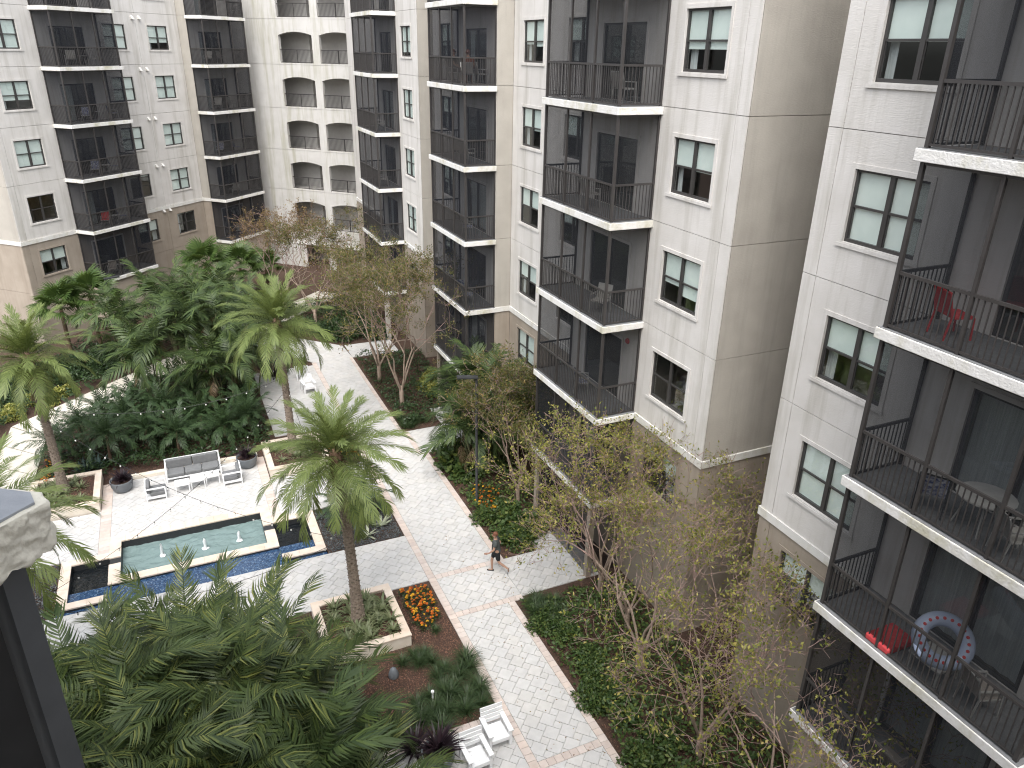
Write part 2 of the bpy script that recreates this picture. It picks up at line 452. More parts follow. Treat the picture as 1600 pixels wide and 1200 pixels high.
def balcony(b, x0, x1, z, depth=1.54, single=False, top=None, sides=(1, 1), deck=True, panels=3, over=0.1, scr='screen'):
    """screened balcony: slab, deck, posts, railing, mesh panels; local origin on the slab top at the left back corner"""
    w = x1 - x0; D = depth; h = FH - 0.225
    s = MB(); rag = 0
    s.box(-over, w + over, -D, 0.0 - 0.004, -0.225, -0.012)
    o = s.build('balcony', M['slab_edge'], b); o.location = (x0, 0, z)
    bevel(o, 0.012, 2)
    MB().box(-over + 0.03, w + over - 0.03, -D + 0.03, -0.006, -0.0115, 0.0).build('deck', M['deck'], o)
    i = 0.12                                              # screen line behind the slab edge
    fy = -D + i
    fx = [0.035 + (w - 0.07) * k / panels for k in range(panels + 1)]
    for k, x in enumerate(fx):
        t = 0.038 if k in (0, panels) else 0.032
        MB().box(x - t, x + t, fy - t, fy + t, 0, h).build('screen_post', M['bronze'], o)
    sx = []
    if sides[0]: sx.append(fx[0])
    if sides[1]: sx.append(fx[-1])
    for x in sx:
        MB().box(x - 0.03, x + 0.03, -0.066, -0.006, 0, h).build('screen_post', M['bronze'], o)
    for zz, t, nm in ((RAIL_H, 0.03, 'top_rail'), (0.055, 0.02, 'bottom_rail'), (h - 0.03, 0.028, 'header')):
        MB().box(fx[0] + 0.039, fx[-1] - 0.039, fy - 0.024, fy + 0.024, zz - t, zz + t * 0.98).build(nm, M['bronze'], o)
        for x in sx:
            MB().box(x - 0.024, x + 0.024, fy + 0.039, -0.067, zz - t, zz + t * 0.98).build(nm, M['bronze'], o)
    for k in range(panels):
        balusters(o, (fx[k], fy), (fx[k+1], fy), single)
        m = MB(); a, c = fx[k] + 0.03, fx[k+1] - 0.03
        m.poly([(a, fy + 0.028, 0.06), (c, fy + 0.028, 0.06), (c, fy + 0.028, h - 0.05), (a, fy + 0.028, h - 0.05)]); m.build('screen', M[scr], o)
    for x in sx:
        balusters(o, (x, fy), (x, -0.03), single)
        m = MB(); xs = x + (0.028 if x < w / 2 else -0.028)
        m.poly([(xs, fy + 0.03, 0.06), (xs, -0.06, 0.06), (xs, -0.06, h - 0.05), (xs, fy + 0.03, h - 0.05)]); m.build('screen', M[scr], o)
    return o

def building(name, label, origin, rz):
    return thing(name, label, 'building', (origin[0], origin[1], 0), rz)

def zone_mat(k): return M['stucco_tan'] if k < 2 else M['stucco']
def win_hole(x, z): return (x + 0.0, x + WIN_W, z, z + WIN_H)

ZONES = [0.0] + [LV(k) for k in range(1, 8)] + [TOPZ]
def wall_section(b, fn, a0, a1, k0=0, k1=8, winx=None, wink=range(1, 7), mats=None, splits=(), Y=None, blinds=None, seed=0, doors=None, ret=False):
    """one stretch of wall in floor-high stucco panels"""
    for k in range(k0, k1):
        z0, z1 = ZONES[k], ZONES[k + 1]
        mat = (mats or zone_mat)(k)
        edges = [a0] + [s for s in splits if a0 < s < a1] + [a1]
        for i in range(len(edges) - 1):
            holes = []
            if winx is not None and k in wink and edges[i] < winx + 0.9 < edges[i+1]:
                holes.append(win_hole(winx, z0 + 0.94))
            if doors is not None and 1 <= k <= 6 and edges[i] < doors < edges[i+1]:
                holes.append((doors - DOOR_W/2, doors + DOOR_W/2, z0 + 0.02, z0 + 0.02 + DOOR_H))
            stucco_panel(b, fn, edges[i], edges[i+1], z0, z1, mat, holes)
        if winx is not None and k in wink:
            bl = (blinds or {}).get(k)
            if bl is None:
                rr = random.Random(seed * 100 + k); v = rr.choice([0.5, 0.6, 0.98, 0.45, 0.7, 0.3]); bl = (v, v)
            window(b, winx, z0 + 0.94, Y or 0.0, bl, 'stucco_tan' if mat == M['stucco_tan'] else 'stucco', seed)
        if doors is not None and 1 <= k <= 6:
            sliding_door(b, doors, z0 + 0.02, Y or 0.0, random.Random(seed * 31 + k).choice([0, 0, 0.35, 0.9, 0.2]))

def trim_run(b, pts, name='trim_band'):
    """white band along a run of wall corners (local x, y), standing 4 cm proud"""
    zt, zb = LV(2) + 0.0, LV(2) - 0.24
    for (p, q, n) in pts:
        m = MB()
        x0, x1 = sorted((p[0], q[0])); y0, y1 = sorted((p[1], q[1]))
        if n == 'front': m.box(x0 - 0.045, x1 + 0.045, y0 - 0.045, y0 + 0.01, zb, zt)
        elif n == 'pos': m.box(x0 - 0.01, x0 + 0.0445, y0 + 0.011, y1, zb + 0.001, zt - 0.001)
        else: m.box(x0 - 0.0445, x0 + 0.01, y0 + 0.011, y1, zb + 0.001, zt - 0.001)
        m.build(name, M['trim'], b)

def roof_box(b, x0, x1, y0, y1):
    m = MB()
    m.poly([(x0, y0, TOPZ - 0.6), (x1, y0, TOPZ - 0.6), (x1, y1, TOPZ - 0.6), (x0, y1, TOPZ - 0.6)])
    m.poly([(x0, y1, 0), (x1, y1, 0), (x1, y1, TOPZ), (x0, y1, TOPZ)])
    m.build('roof', M['stucco_return'], b)

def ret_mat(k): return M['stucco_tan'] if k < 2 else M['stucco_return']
DEPTH = 13.0
MIDREC = 0.78

# near right building: local x runs towards the camera
bR = building('apartment_building', 'off-white apartment building nearest on the right, with large screened balconies', (13.47, 13.03), R(-90))
wall_section(bR, front(), 0, 3.61, winx=0.97, splits=(0.42,), seed=1,
             blinds={1: (0.42, 0.38), 2: (0.97, 0.97), 3: (0.5, 0.55), 4: (0.97, 0.97), 5: (0.5, 0.5), 6: (0.6, 0.6)})
wall_section(bR, front(), 3.61, 8.16, doors=5.95, seed=2)
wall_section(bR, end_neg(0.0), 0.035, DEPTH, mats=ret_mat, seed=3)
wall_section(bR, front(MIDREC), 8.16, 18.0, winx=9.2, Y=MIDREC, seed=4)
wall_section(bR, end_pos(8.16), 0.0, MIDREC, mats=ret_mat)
for k in range(1, 7): balcony(bR, 3.61, 8.16, LV(k), single=True)
trim_run(bR, [((0, 0), (3.50, 0), 'front'), ((0, 0), (0, DEPTH), 'neg'), ((8.16, MIDREC), (18, MIDREC), 'front')])
roof_box(bR, 0, 18, 0, DEPTH)
# ground-floor wall that carries the lowest balcony
wall_section(bR, front(-1.40), 3.70, 8.05, 0, 1, mats=lambda k: M['stucco_tan'])
wall_section(bR, end_neg(3.70), -1.37, 0.0, 0, 1, mats=lambda k: M['stucco_tan'])

# middle right building
bM = building('apartment_building', 'off-white apartment building in the middle right, stepping back beside a recessed bay', (13.47, 39.65), R(-90))
wall_section(bM, front(), 0, 3.61, winx=1.1, splits=(0.42,), seed=5)
wall_section(bM, front(), 3.61, 8.16, doors=5.88, seed=6)
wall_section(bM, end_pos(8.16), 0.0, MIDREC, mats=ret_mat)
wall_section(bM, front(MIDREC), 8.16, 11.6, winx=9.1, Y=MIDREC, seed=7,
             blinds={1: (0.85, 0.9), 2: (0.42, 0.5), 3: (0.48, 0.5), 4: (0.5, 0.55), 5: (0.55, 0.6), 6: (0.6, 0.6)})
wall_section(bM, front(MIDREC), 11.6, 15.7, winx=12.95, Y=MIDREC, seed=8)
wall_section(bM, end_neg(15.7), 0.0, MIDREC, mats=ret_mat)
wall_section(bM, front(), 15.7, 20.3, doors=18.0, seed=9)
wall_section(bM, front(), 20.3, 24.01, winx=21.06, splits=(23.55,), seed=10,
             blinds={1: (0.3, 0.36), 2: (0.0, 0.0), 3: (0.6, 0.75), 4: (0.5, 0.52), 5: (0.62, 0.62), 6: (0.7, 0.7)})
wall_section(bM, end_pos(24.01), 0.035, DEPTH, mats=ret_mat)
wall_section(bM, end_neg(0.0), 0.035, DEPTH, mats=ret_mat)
for k in range(1, 7):
    balcony(bM, 3.61, 8.16, LV(k), scr='screen_dark'); balcony(bM, 15.7, 20.3, LV(k), single=True)
trim_run(bM, [((0, 0), (3.50, 0), 'front'), ((8.16, 0), (8.16, MIDREC), 'pos'), ((8.16, MIDREC), (15.7, MIDREC), 'front'), ((15.7, 0), (15.7, MIDREC), 'neg'),
              ((20.42, 0), (24.01, 0), 'front'), ((24.01, 0), (24.01, DEPTH), 'pos'), ((0, 0), (0, DEPTH), 'neg')])
roof_box(bM, 0, 24.01, MIDREC, DEPTH)
for x in (3.75, 8.0, 15.85, 20.15):
    MB().box(x - 0.10, x + 0.10, -1.42, -1.22, 0, LV(1) - 0.226).build('pillar', M['stucco_tan'], bM)
for x0, x1 in ((3.75, 8.0), (15.85, 20.15)):
    for i in range(3):
        a, c = x0 + .1 + (x1 - x0 - .2) * i / 3, x0 + .1 + (x1 - x0 - .2) * (i + 1) / 3
        m = MB(); m.poly([(a + .02, -1.32, .05), (c - .02, -1.32, .05), (c - .02, -1.32, LV(1) - .24), (a + .02, -1.32, LV(1) - .24)]); m.build('porch_screen', M['screen'], bM)
        MB().box(a + .02, c - .02, -1.34, -1.30, .95, 1.0).build('porch_rail', M['bronze'], bM)
        if i: MB().box(a - .02, a + .02, -1.345, -1.295, 0, LV(1) - .23).build('porch_post', M['bronze'], bM)
    for x in (x0, x1):
        m = MB(); m.poly([(x, -1.22, .05), (x, -.01, .05), (x, -.01, LV(1) - .24), (x, -1.22, LV(1) - .24)]); m.build('porch_screen', M['screen'], bM)

# far right building
bD = building('apartment_building', 'off-white apartment building farthest on the right, beside the arched gallery', (13.47, 62.0), R(-90))
wall_section(bD, front(MIDREC), 0, 11.3, winx=8.6, Y=MIDREC, seed=11)
wall_section(bD, end_neg(11.3), 0.0, MIDREC, mats=ret_mat)
wall_section(bD, front(), 11.3, 15.85, doors=13.55, seed=12)
wall_section(bD, front(), 15.85, 19.72, winx=16.75, splits=(19.3,), seed=13,
             blinds={1: (0.3, 0.3), 2: (0.97, 0.97), 3: (0.97, 0.97), 4: (0.97, 0.97), 5: (0.85, 0.85), 6: (0.97, 0.97)})
wall_section(bD, end_pos(19.72), 0.035, DEPTH, mats=ret_mat)
for k in range(1, 7): balcony(bD, 11.3, 15.85, LV(k), scr='screen_dark')
trim_run(bD, [((0, MIDREC), (11.25, MIDREC), 'front'), ((15.97, 0), (19.72, 0), 'front'), ((19.72, 0), (19.72, DEPTH), 'pos')])
roof_box(bD, 0, 19.72, MIDREC, DEPTH)
for x in (11.45, 15.7):
    MB().box(x - 0.14, x + 0.14, -1.42, -1.14, 0, LV(1) - 0.226).build('pillar', M['stucco_return'], bD)

# left building, turned 45 degrees
_s0 = 31.84; _c = -43.64; _q = math.sqrt(0.5)
bA = building('apartment_building', 'off-white apartment building on the left with tan base and two columns of screened balconies', ((_s0 + _c) * _q, (_s0 - _c) * _q), R(45))
wall_section(bA, front(), 0, 3.99, winx=1.06, splits=(0.45,), seed=14,
             blinds={1: (0.5, 0.5), 2: (0.0, 0.0), 3: (0.97, 0.97), 4: (0.66, 0.66), 5: (0.97, 0.97), 6: (0.97, 0.97)})
wall_section(bA, front(), 3.99, 8.56, doors=6.2, seed=15)
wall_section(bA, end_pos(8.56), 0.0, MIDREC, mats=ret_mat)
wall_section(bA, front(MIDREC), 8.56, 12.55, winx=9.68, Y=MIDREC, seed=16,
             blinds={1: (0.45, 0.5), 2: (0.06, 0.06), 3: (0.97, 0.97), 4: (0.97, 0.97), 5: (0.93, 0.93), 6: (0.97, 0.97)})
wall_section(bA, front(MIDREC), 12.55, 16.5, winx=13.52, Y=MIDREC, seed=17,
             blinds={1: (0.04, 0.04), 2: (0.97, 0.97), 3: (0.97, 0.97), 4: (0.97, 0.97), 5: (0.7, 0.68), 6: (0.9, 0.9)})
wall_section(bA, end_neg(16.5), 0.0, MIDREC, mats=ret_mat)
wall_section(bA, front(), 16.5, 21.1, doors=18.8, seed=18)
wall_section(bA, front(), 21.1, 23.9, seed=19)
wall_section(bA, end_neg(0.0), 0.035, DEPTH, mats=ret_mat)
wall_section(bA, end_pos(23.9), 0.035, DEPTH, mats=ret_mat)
for k in range(1, 7):
    balcony(bA, 3.99, 8.56, LV(k), scr='screen_dark'); balcony(bA, 16.5, 21.1, LV(k), scr='screen_dark')
trim_run(bA, [((0, 0), (3.88, 0), 'front'), ((8.56, 0), (8.56, MIDREC), 'pos'), ((8.56, MIDREC), (16.5, MIDREC), 'front'), ((16.5, 0), (16.5, MIDREC), 'neg'),
              ((21.22, 0), (23.9, 0), 'front'), ((0, 0), (0, DEPTH), 'neg')])
roof_box(bA, 0, 23.9, MIDREC, DEPTH)
for x0, x1 in ((4.08, 8.46), (16.6, 21.0)):
    wall_section(bA, front(-1.40), x0, x1, 0, 1, mats=lambda k: M['stucco_tan'])
    wall_section(bA, end_neg(x0), -1.37, 0.0, 0, 1, mats=lambda k: M['stucco_tan'])
    wall_section(bA, end_pos(x1), -1.37, 0.0, 0, 1, mats=lambda k: M['stucco_tan'])
for k in range(1, 7):       # pairs of dryer vents
    for x in (12.27, 12.88):
        m = MB(); z = LV(k) + 2.86
        m.poly([(x - 0.09, MIDREC, z + 0.22), (x + 0.09, MIDREC, z + 0.22), (x + 0.09, MIDREC - 0.17, z), (x - 0.09, MIDREC - 0.17, z)])
        m.poly([(x - 0.09, MIDREC, z + 0.22), (x - 0.09, MIDREC - 0.17, z), (x - 0.09, MIDREC, z)]); m.poly([(x + 0.09, MIDREC, z + 0.22), (x + 0.09, MIDREC, z), (x + 0.09, MIDREC - 0.17, z)])
        m.build('dryer_vent', M['trim'], bA)
MB().box(12.6, 12.66, MIDREC - 0.05, MIDREC - 0.002, 0, LV(2) - 0.25).build('downpipe', M['stucco_tan'], bA)

# arched gallery between them
bC = building('gallery_building', 'pale stucco wing of stacked arched open galleries between two apartment buildings', (8.5, 68.5), R(-45))
OPEN = [(2.15, 5.22), (5.88, 9.0), (9.65, 12.65)]
CW0, CW1 = -3.0, 13.6
def gallery_floor(k):
    z0, z1 = LV(k), LV(k + 1) if k < 7 else TOPZ
    zb, zs, rise = z0 + 0.12, z0 + 2.12, 0.24
    m = MB(); T = 0.28
    def col_strip(x0, x1, za, zc):
        m.poly([(x0, 0, za), (x1, 0, za), (x1, 0, zc), (x0, 0, zc)])
    xs = CW0
    for a, c in OPEN:
        col_strip(xs, a, z0 + 0.01, z1 - 0.01); xs = c
        col_strip(a, c, z0 + 0.01, zb)
        n = 14; arc = []
        for i in range(n + 1):
            t = i / n; x = a + (c - a) * t
            arc.append((x, zs + rise * (1 - (2 * t - 1) ** 2)))
        for i in range(n):
            (xa, za), (xb, zb2) = arc[i], arc[i + 1]
            m.poly([(xa, 0, za), (xb, 0, zb2), (xb, 0, z1 - 0.01), (xa, 0, z1 - 0.01)])
            m.poly([(xa, 0, za), (xb, 0, zb2), (xb, T, zb2), (xa, T, za)])
        m.poly([(a, 0, zb), (a, T, zb), (a, T, zs), (a, 0, zs)]); m.poly([(c, 0, zb), (c, T, zb), (c, T, zs), (c, 0, zs)])
        m.poly([(a, 0, zb), (c, 0, zb), (c, T, zb), (a, T, zb)])
    col_strip(xs, CW1, z0 + 0.01, z1 - 0.01)
    w = m.build('stucco_panel', M['stucco_gallery'], bC)
    f = MB(); f.box(CW0, CW1, 0.28, 2.4, z0 - 0.18, z0); f.box(CW0, CW1, 2.4, 2.5, z0, z1 - 0.19)
    for a, c in OPEN: f.box(a + 1.05, a + 1.4, 2.1, 2.4, z0, z1 - 0.19)
    f.build('gallery_floor', M['soffit'], bC)
    for a, c in OPEN:
        MB().box(a, c, 0.12, 0.16, z0 + 1.06, z0 + 1.11).build('top_rail', M['bronze'], bC); MB().box(a, c, 0.12, 0.16, z0 + 0.16, z0 + 0.2).build('bottom_rail', M['bronze'], bC)
        MB().box((a + c) / 2 - 0.025, (a + c) / 2 + 0.025, 0.115, 0.165, zb, z0 + 1.112).build('railing_post', M['bronze'], bC)
        r = MB(); n = int((c - a) / 0.115)
        for i in range(1, n):
            x = a + (c - a) * i / n; r.box(x - 0.009, x + 0.009, 0.131, 0.149, z0 + 0.2, z0 + 1.06)
        r.build('balusters', M['bronze'], bC, kind='stuff')
for k in range(1, 8): gallery_floor(k)
m = MB()
m.poly([(CW0, 0, 2.1), (CW1, 0, 2.1), (CW1, 0, LV(1)), (CW0, 0, LV(1))]); m.poly([(CW0, 0, 0), (3.0, 0, 0), (3.0, 0, 2.1), (CW0, 0, 2.1)]); m.poly([(5.2, 0, 0), (5.9, 0, 0), (5.9, 0, 2.1), (5.2, 0, 2.1)]); m.poly([(8.9, 0, 0), (CW1, 0, 0), (CW1, 0, 2.1), (8.9, 0, 2.1)])
m.build('stucco_panel', M['stucco_gallery'], bC)
MB().box(CW0, CW1, -0.05, 0.01, 2.02, 2.3).build('trim_band', M['trim'], bC)
m = MB(); m.box(CW0, CW1, 2.5, 2.6, 0, TOPZ); m.poly([(CW0, 0, TOPZ - .5), (CW1, 0, TOPZ - .5), (CW1, 2.6, TOPZ - .5), (CW0, 2.6, TOPZ - .5)]); m.build('back_wall', M['soffit'], bC)

# corner of the balcony next to the camera
tip = Vector((-0.475, 2.615)); d1 = Vector((-0.74, -0.673)).normalized(); d2 = Vector((-0.82, 0.57)).normalized()
nb = thing('apartment_building', 'building by the camera whose rough stucco balcony corner shows at the left edge', 'building', (tip.x, tip.y, LV(5) + 0.02))
p1 = d1 * 0.05; p2 = d2 * 0.07
poly = [p1, p2 + Vector((0.0, 0.0)), d2 * 3.0, d1 * 1.6 + d2 * 3.0, d1 * 1.6]
poly = [(p.x, p.y) for p in poly][::-1]
sl = MB().prism(poly, -0.18, -0.004)
from mathutils import noise as mnoise
def rough_mesh(o, cuts=24, amp=0.022, freq=20.0):
    """knobbly hand-thrown stucco: subdivide and push the surface about"""
    bm = bmesh.new(); bm.from_mesh(o.data)
    bmesh.ops.triangulate(bm, faces=bm.faces[:])
    for _ in range(11):
        long = [e for e in bm.edges if e.calc_length() > 0.017]
        if not long: break
        bmesh.ops.subdivide_edges(bm, edges=long, cuts=1, use_grid_fill=False)
        bmesh.ops.triangulate(bm, faces=[f for f in bm.faces if len(f.verts) > 3])
    bm.normal_update()
    for v in bm.verts:
        p = v.co * freq
        h = mnoise.noise(p) * 0.7 + mnoise.noise(p * 2.3 + Vector((5, 2, 1))) * 0.4
        if v.co.z > -0.012: h *= 0.2
        v.co += v.normal * h * amp
    bm.to_mesh(o.data); bm.free()
    o.data.polygons.foreach_set('use_smooth', [True] * len(o.data.polygons))

M['slab_near'] = mat_surface('thrown_stucco', (0.68, 0.65, 0.55), (0.76, 0.73, 0.63), rough=0.9, nscale=12, bump=0.25, bscale=60)
M['slab_top'] = mat_surface('grey_deck_coat', (0.26, 0.28, 0.31), (0.34, 0.36, 0.39), rough=0.7, nscale=9, bump=0.1, bscale=90)
sl = MB().prism([(p.x, p.y) for p in (d1 * 0.05, d1 * 0.9, d1 * 0.9 + d2 * 0.9, d2 * 0.9, d2 * 0.07)], -0.18, -0.004)
so = sl.build('slab_edge', M['slab_near'], nb); rough_mesh(so)
inn = [d1 * 0.07 + d2 * 0.022, d1 * 0.9 + d2 * 0.018, d1 * 0.9 + d2 * 0.9, d2 * 0.9 + d1 * 0.02, d2 * 0.09 + d1 * 0.02]
MB().prism([(p.x, p.y) for p in inn], -0.003, 0.006).build('deck', M['slab_top'], nb)
MB().prism([(p.x, p.y) for p in (d1 * 0.9, d1 * 1.9, d1 * 1.9 + d2 * 2.4, d2 * 2.4, d2 * 0.9, d1 * 0.9 + d2 * 0.9)], -0.18, -0.004).build('slab', M['slab_edge'], nb)
pc = Vector((-0.70, 2.63)) - tip
def post_at(c, w, z0, z1, name='screen_post'):
    m = MB(); e = d1 * (w / 2); g = d2 * (w / 2)
    m.prism([(p.x, p.y) for p in (c + e + g, c - e + g, c - e - g, c + e - g)], z0, z1); return m.build(name, M['post_grey'], nb)
M['dark_glass'] = mat_surface('dark_glass', (0.02, 0.022, 0.024), (0.035, 0.038, 0.04), rough=0.12, nscale=2, spec=0.6)
M['post_grey'] = mat_surface('post_grey', (0.085, 0.09, 0.095), (0.10, 0.106, 0.112), rough=0.5, nscale=6)
post_at(pc, 0.085, -FH, -0.182)
post_at(pc + d1 * 1.45, 0.085, -FH, -0.182)
m = MB(); a = pc + d1 * 0.06; c_ = pc + d1 * 1.4
m.poly([(a.x, a.y, -FH + .06), (c_.x, c_.y, -FH + .06), (c_.x, c_.y, -0.2), (a.x, a.y, -0.2)]); m.build('window_pane', M['dark_glass'], nb)
m = MB(); m.bar((a.x, a.y, -FH + 1.07), (c_.x, c_.y, -FH + 1.07), 0.05); m.bar((a.x, a.y, -0.215), (c_.x, c_.y, -0.215), 0.05); m.build('railing', M['post_grey'], nb)
MB().prism([(p.x, p.y) for p in (d1 * 0.05, d1 * 1.9, d1 * 1.9 + d2 * 2.4, d2 * 2.4, d2 * 0.07)], -FH - 0.18, -FH).build('lower_slab', M['slab_edge'], nb)
m = MB()
for i in range(1, 13):
    q = pc + d1 * (0.06 + 1.34 * i / 13); m.box(q.x - .01, q.x + .01, q.y - .01, q.y + .01, -FH + .05, -FH + 1.05)
m.build('balusters', M['post_grey'], nb, kind='stuff')
# wall of that building behind the slab
w0 = d1 * 1.9 + d2 * 0.3; w1 = d1 * 1.9 + d2 * 2.4
f0 = d1 * 2.5
for k in range(0, 8):
    for i in range(-5, 9):
        a, c_ = f0 + d2 * (i * 3.6 - 0.0 + 0.01), f0 + d2 * (i * 3.6 + 3.59)
        MB().prism([(p.x, p.y) for p in (a, c_, c_ + d1 * .3, a + d1 * .3)], ZONES[k] + .008 - LV(5), ZONES[k + 1] - .008 - LV(5)).build('stucco_panel', zone_mat(k), nb)
        if 1 <= k <= 6:
            g0, g1 = f0 - d1 * .015 + d2 * (i * 3.6 + .9), f0 - d1 * .015 + d2 * (i * 3.6 + 2.7)
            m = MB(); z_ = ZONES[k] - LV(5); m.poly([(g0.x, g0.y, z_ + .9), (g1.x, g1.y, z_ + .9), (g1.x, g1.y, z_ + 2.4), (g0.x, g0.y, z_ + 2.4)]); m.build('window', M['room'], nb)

# ------------------------------------------------------------------ ground
M['soil'] = mat_surface('mulch_ground', (0.045, 0.028, 0.020), (0.085, 0.050, 0.035), rough=0.95, nscale=14, detail=8, bump=0.8, bscale=60)
M['grout'] = mat_surface('joint_sand', (0.38, 0.375, 0.365), (0.43, 0.425, 0.415), rough=0.95, nscale=8)
g = MB(); S = 400
px0, px1, py0, py1 = -5.56, 3.66, 24.52, 28.84
for x0, x1, y0, y1 in ((-S, px0, -S, S), (px1, S, -S, S), (px0, px1, -S, py0), (px0, px1, py1, S)):
    g.poly([(x0, y0, 0), (x1, y0, 0), (x1, y1, 0), (x0, y1, 0)])
g.build('ground', M['soil'], kind='structure')

def clip_poly(poly, a, b, c):
    """keep the part of poly with a*x + b*y <= c"""
    out = []
    for i in range(len(poly)):
        p, q = poly[i], poly[(i + 1) % len(poly)]
        dp, dq = a * p[0] + b * p[1] - c, a * q[0] + b * q[1] - c
        if dp <= 0: out.append(p)
        if (dp < 0 < dq) or (dq < 0 < dp):
            t = dp / (dp - dq); out.append((p[0] + (q[0] - p[0]) * t, p[1] + (q[1] - p[1]) * t))
    return out
def clip_convex(poly, conv):
    n = len(conv)
    area = sum(conv[i][0] * conv[(i+1) % n][1] - conv[(i+1) % n][0] * conv[i][1] for i in range(n))
    for i in range(n):
        p, q = conv[i], conv[(i + 1) % n]
        ex, ey = q[0] - p[0], q[1] - p[1]
        if area < 0: ex, ey = -ex, -ey
        # inside is left of the edge: -(ey)*x + ex*y >= ...
        poly = clip_poly(poly, ey, -ex, ey * p[0] - ex * p[1])
        if len(poly) < 3: return []
    return poly
def area_c(poly):
    a = cx = cy = 0
    for i in range(len(poly)):
        p, q = poly[i], poly[(i + 1) % len(poly)]; k = p[0] * q[1] - q[0] * p[1]
        a += k; cx += (p[0] + q[0]) * k; cy += (p[1] + q[1]) * k
    if abs(a) < 1e-9: return 0, (0, 0)
    return abs(a) / 2, (cx / (3 * a), cy / (3 * a))

PAVE_TILES = (1.0, 1.0, 1.0), (0.98, 0.98, 0.985), (1.02, 1.01, 1.0), (0.965, 0.965, 0.97), (1.0, 0.99, 0.975), (0.99, 0.995, 1.0), (0.95, 0.945, 0.935)
M['paver'] = mat_surface('travertine_paver', (0.49, 0.485, 0.475), (0.55, 0.545, 0.535), rough=0.55, nscale=5, bump=0.15, bscale=50, piece=PAVE_TILES, spec=0.4,
                         stain=(0.36, 0.36, 0.36), stain_scale=(0.55, 0.55, 0.55), stain_amt=0.55)
M['paver_pink'] = mat_surface('pink_paver', (0.50, 0.43, 0.39), (0.56, 0.49, 0.45), rough=0.65, nscale=6, bump=0.2, bscale=50,
                              piece=((1, 1, 1), (0.93, 0.92, 0.92), (1.06, 1.04, 1.02), (0.97, 0.95, 0.93), (1.04, 1.06, 1.07)))
M['coping'] = mat_surface('travertine_coping', (0.60, 0.50, 0.41), (0.68, 0.60, 0.52), rough=0.6, nscale=3, bump=0.2, bscale=45, detail=7,
                          piece=((1, 1, 1), (0.95, 0.93, 0.9), (1.05, 1.04, 1.02), (0.98, 0.98, 0.98)))
M['cream'] = mat_surface('travertine_cream', (0.62, 0.56, 0.47), (0.70, 0.65, 0.57), rough=0.65, nscale=3, bump=0.2, bscale=45, detail=7,
                         piece=((1, 1, 1), (0.95, 0.94, 0.92), (1.04, 1.03, 1.02)))
M['concrete'] = mat_surface('path_concrete', (0.50, 0.47, 0.41), (0.56, 0.53, 0.47), rough=0.85, nscale=2.5, bump=0.2, bscale=60,
                            stain=(0.30, 0.27, 0.22), stain_scale=(0.35, 0.35, 0.35), stain_amt=0.5)

_pieces = []            # (distance, area poly)
def convex_shrink(poly, j):
    a, c = area_c(poly)
    if a < 0.002: return None
    out = []
    n = len(poly)
    sgn = 1 if sum(poly[i][0] * poly[(i+1) % n][1] - poly[(i+1) % n][0] * poly[i][1] for i in range(n)) > 0 else -1
    q = poly
    for i in range(n):
        p0, p1 = poly[i], poly[(i + 1) % n]
        ex, ey = p1[0] - p0[0], p1[1] - p0[1]; l = math.hypot(ex, ey)
        if l < 1e-6: continue
        nx, ny = sgn * ey / l, -sgn * ex / l
        q = clip_poly(q, nx, ny, nx * p0[0] + ny * p0[1] - j)
        if len(q) < 3: return None
    return q
def tile_field(conv):
    """hopscotch field of large and small square pavers laid at 45 degrees"""
    A_, B_ = 0.41, 0.24
    xs = [p[0] for p in conv]; ys = [p[1] for p in conv]
    cx, cy = 7.0, 20.0; q = math.sqrt(.5)
    rad = max(math.hypot(x - cx, y - cy) for x in (min(xs), max(xs)) for y in (min(ys), max(ys))) + 1
    n = int(rad / 0.41) + 2
    x_lo, x_hi, y_lo, y_hi = min(xs) - .6, max(xs) + .6, min(ys) - .6, max(ys) + .6
    for i in range(-n, n + 1):
        for j in range(-n, n + 1):
            ou, ov = i * A_ - j * B_, i * B_ + j * A_
            for (u0, v0, s) in ((ou, ov, A_), (ou + A_, ov, B_)):
                mu, mv = u0 + s / 2, v0 + s / 2
                mx_, my_ = cx + (mu - mv) * q, cy + (mu + mv) * q
                if not (x_lo < mx_ < x_hi and y_lo < my_ < y_hi): continue
                pl = [(cx + (u - v) * q, cy + (u + v) * q) for u, v in ((u0, v0), (u0 + s, v0), (u0 + s, v0 + s), (u0, v0 + s))]
                pl = clip_convex(pl, conv)
                if len(pl) < 3: continue
                pl = convex_shrink(pl, 0.006)
                if pl: yield pl
def rect(x0, x1, y0, y1): return [(x0, y0), (x1, y0), (x1, y1), (x0, y1)]

FIELDS = {
 'walkway': [rect(6.95, 8.85, 6.0, 12.75), rect(6.95, 8.85, 13.0, 19.25), rect(6.95, 9.45, 19.5, 21.45), rect(6.95, 9.45, 21.7, 30.6), rect(6.95, 9.2, 30.6, 33.1),
             rect(6.95, 9.0, 33.1, 44.0), rect(9.2, 12.2, 44.0, 46.25), [(6.8, 44.0), (9.2, 44.0), (9.06, 46.25), (6.3, 49.0), (4.8, 47.0)], [(4.8, 47.0), (6.3, 49.0), (3.4, 51.9), (1.9, 49.9)]],
 'cross_path': [rect(9.45, 12.7, 19.4, 21.6), rect(11.1, 12.7, 21.6, 22.6), rect(9.45, 11.3, 30.65, 33.1), rect(11.3, 12.9, 30.65, 35.2)],
 'patio': [rect(-3.95, 2.02, 28.84, 33.2), rect(2.4, 6.68, 27.75, 30.95), rect(-8.6, -4.35, 27.75, 30.95), rect(-8.6, 6.68, 21.5, 24.5),
           rect(3.2, 6.68, 35.0, 43.6), rect(2.5, 6.68, 6.0, 14.75)],
}
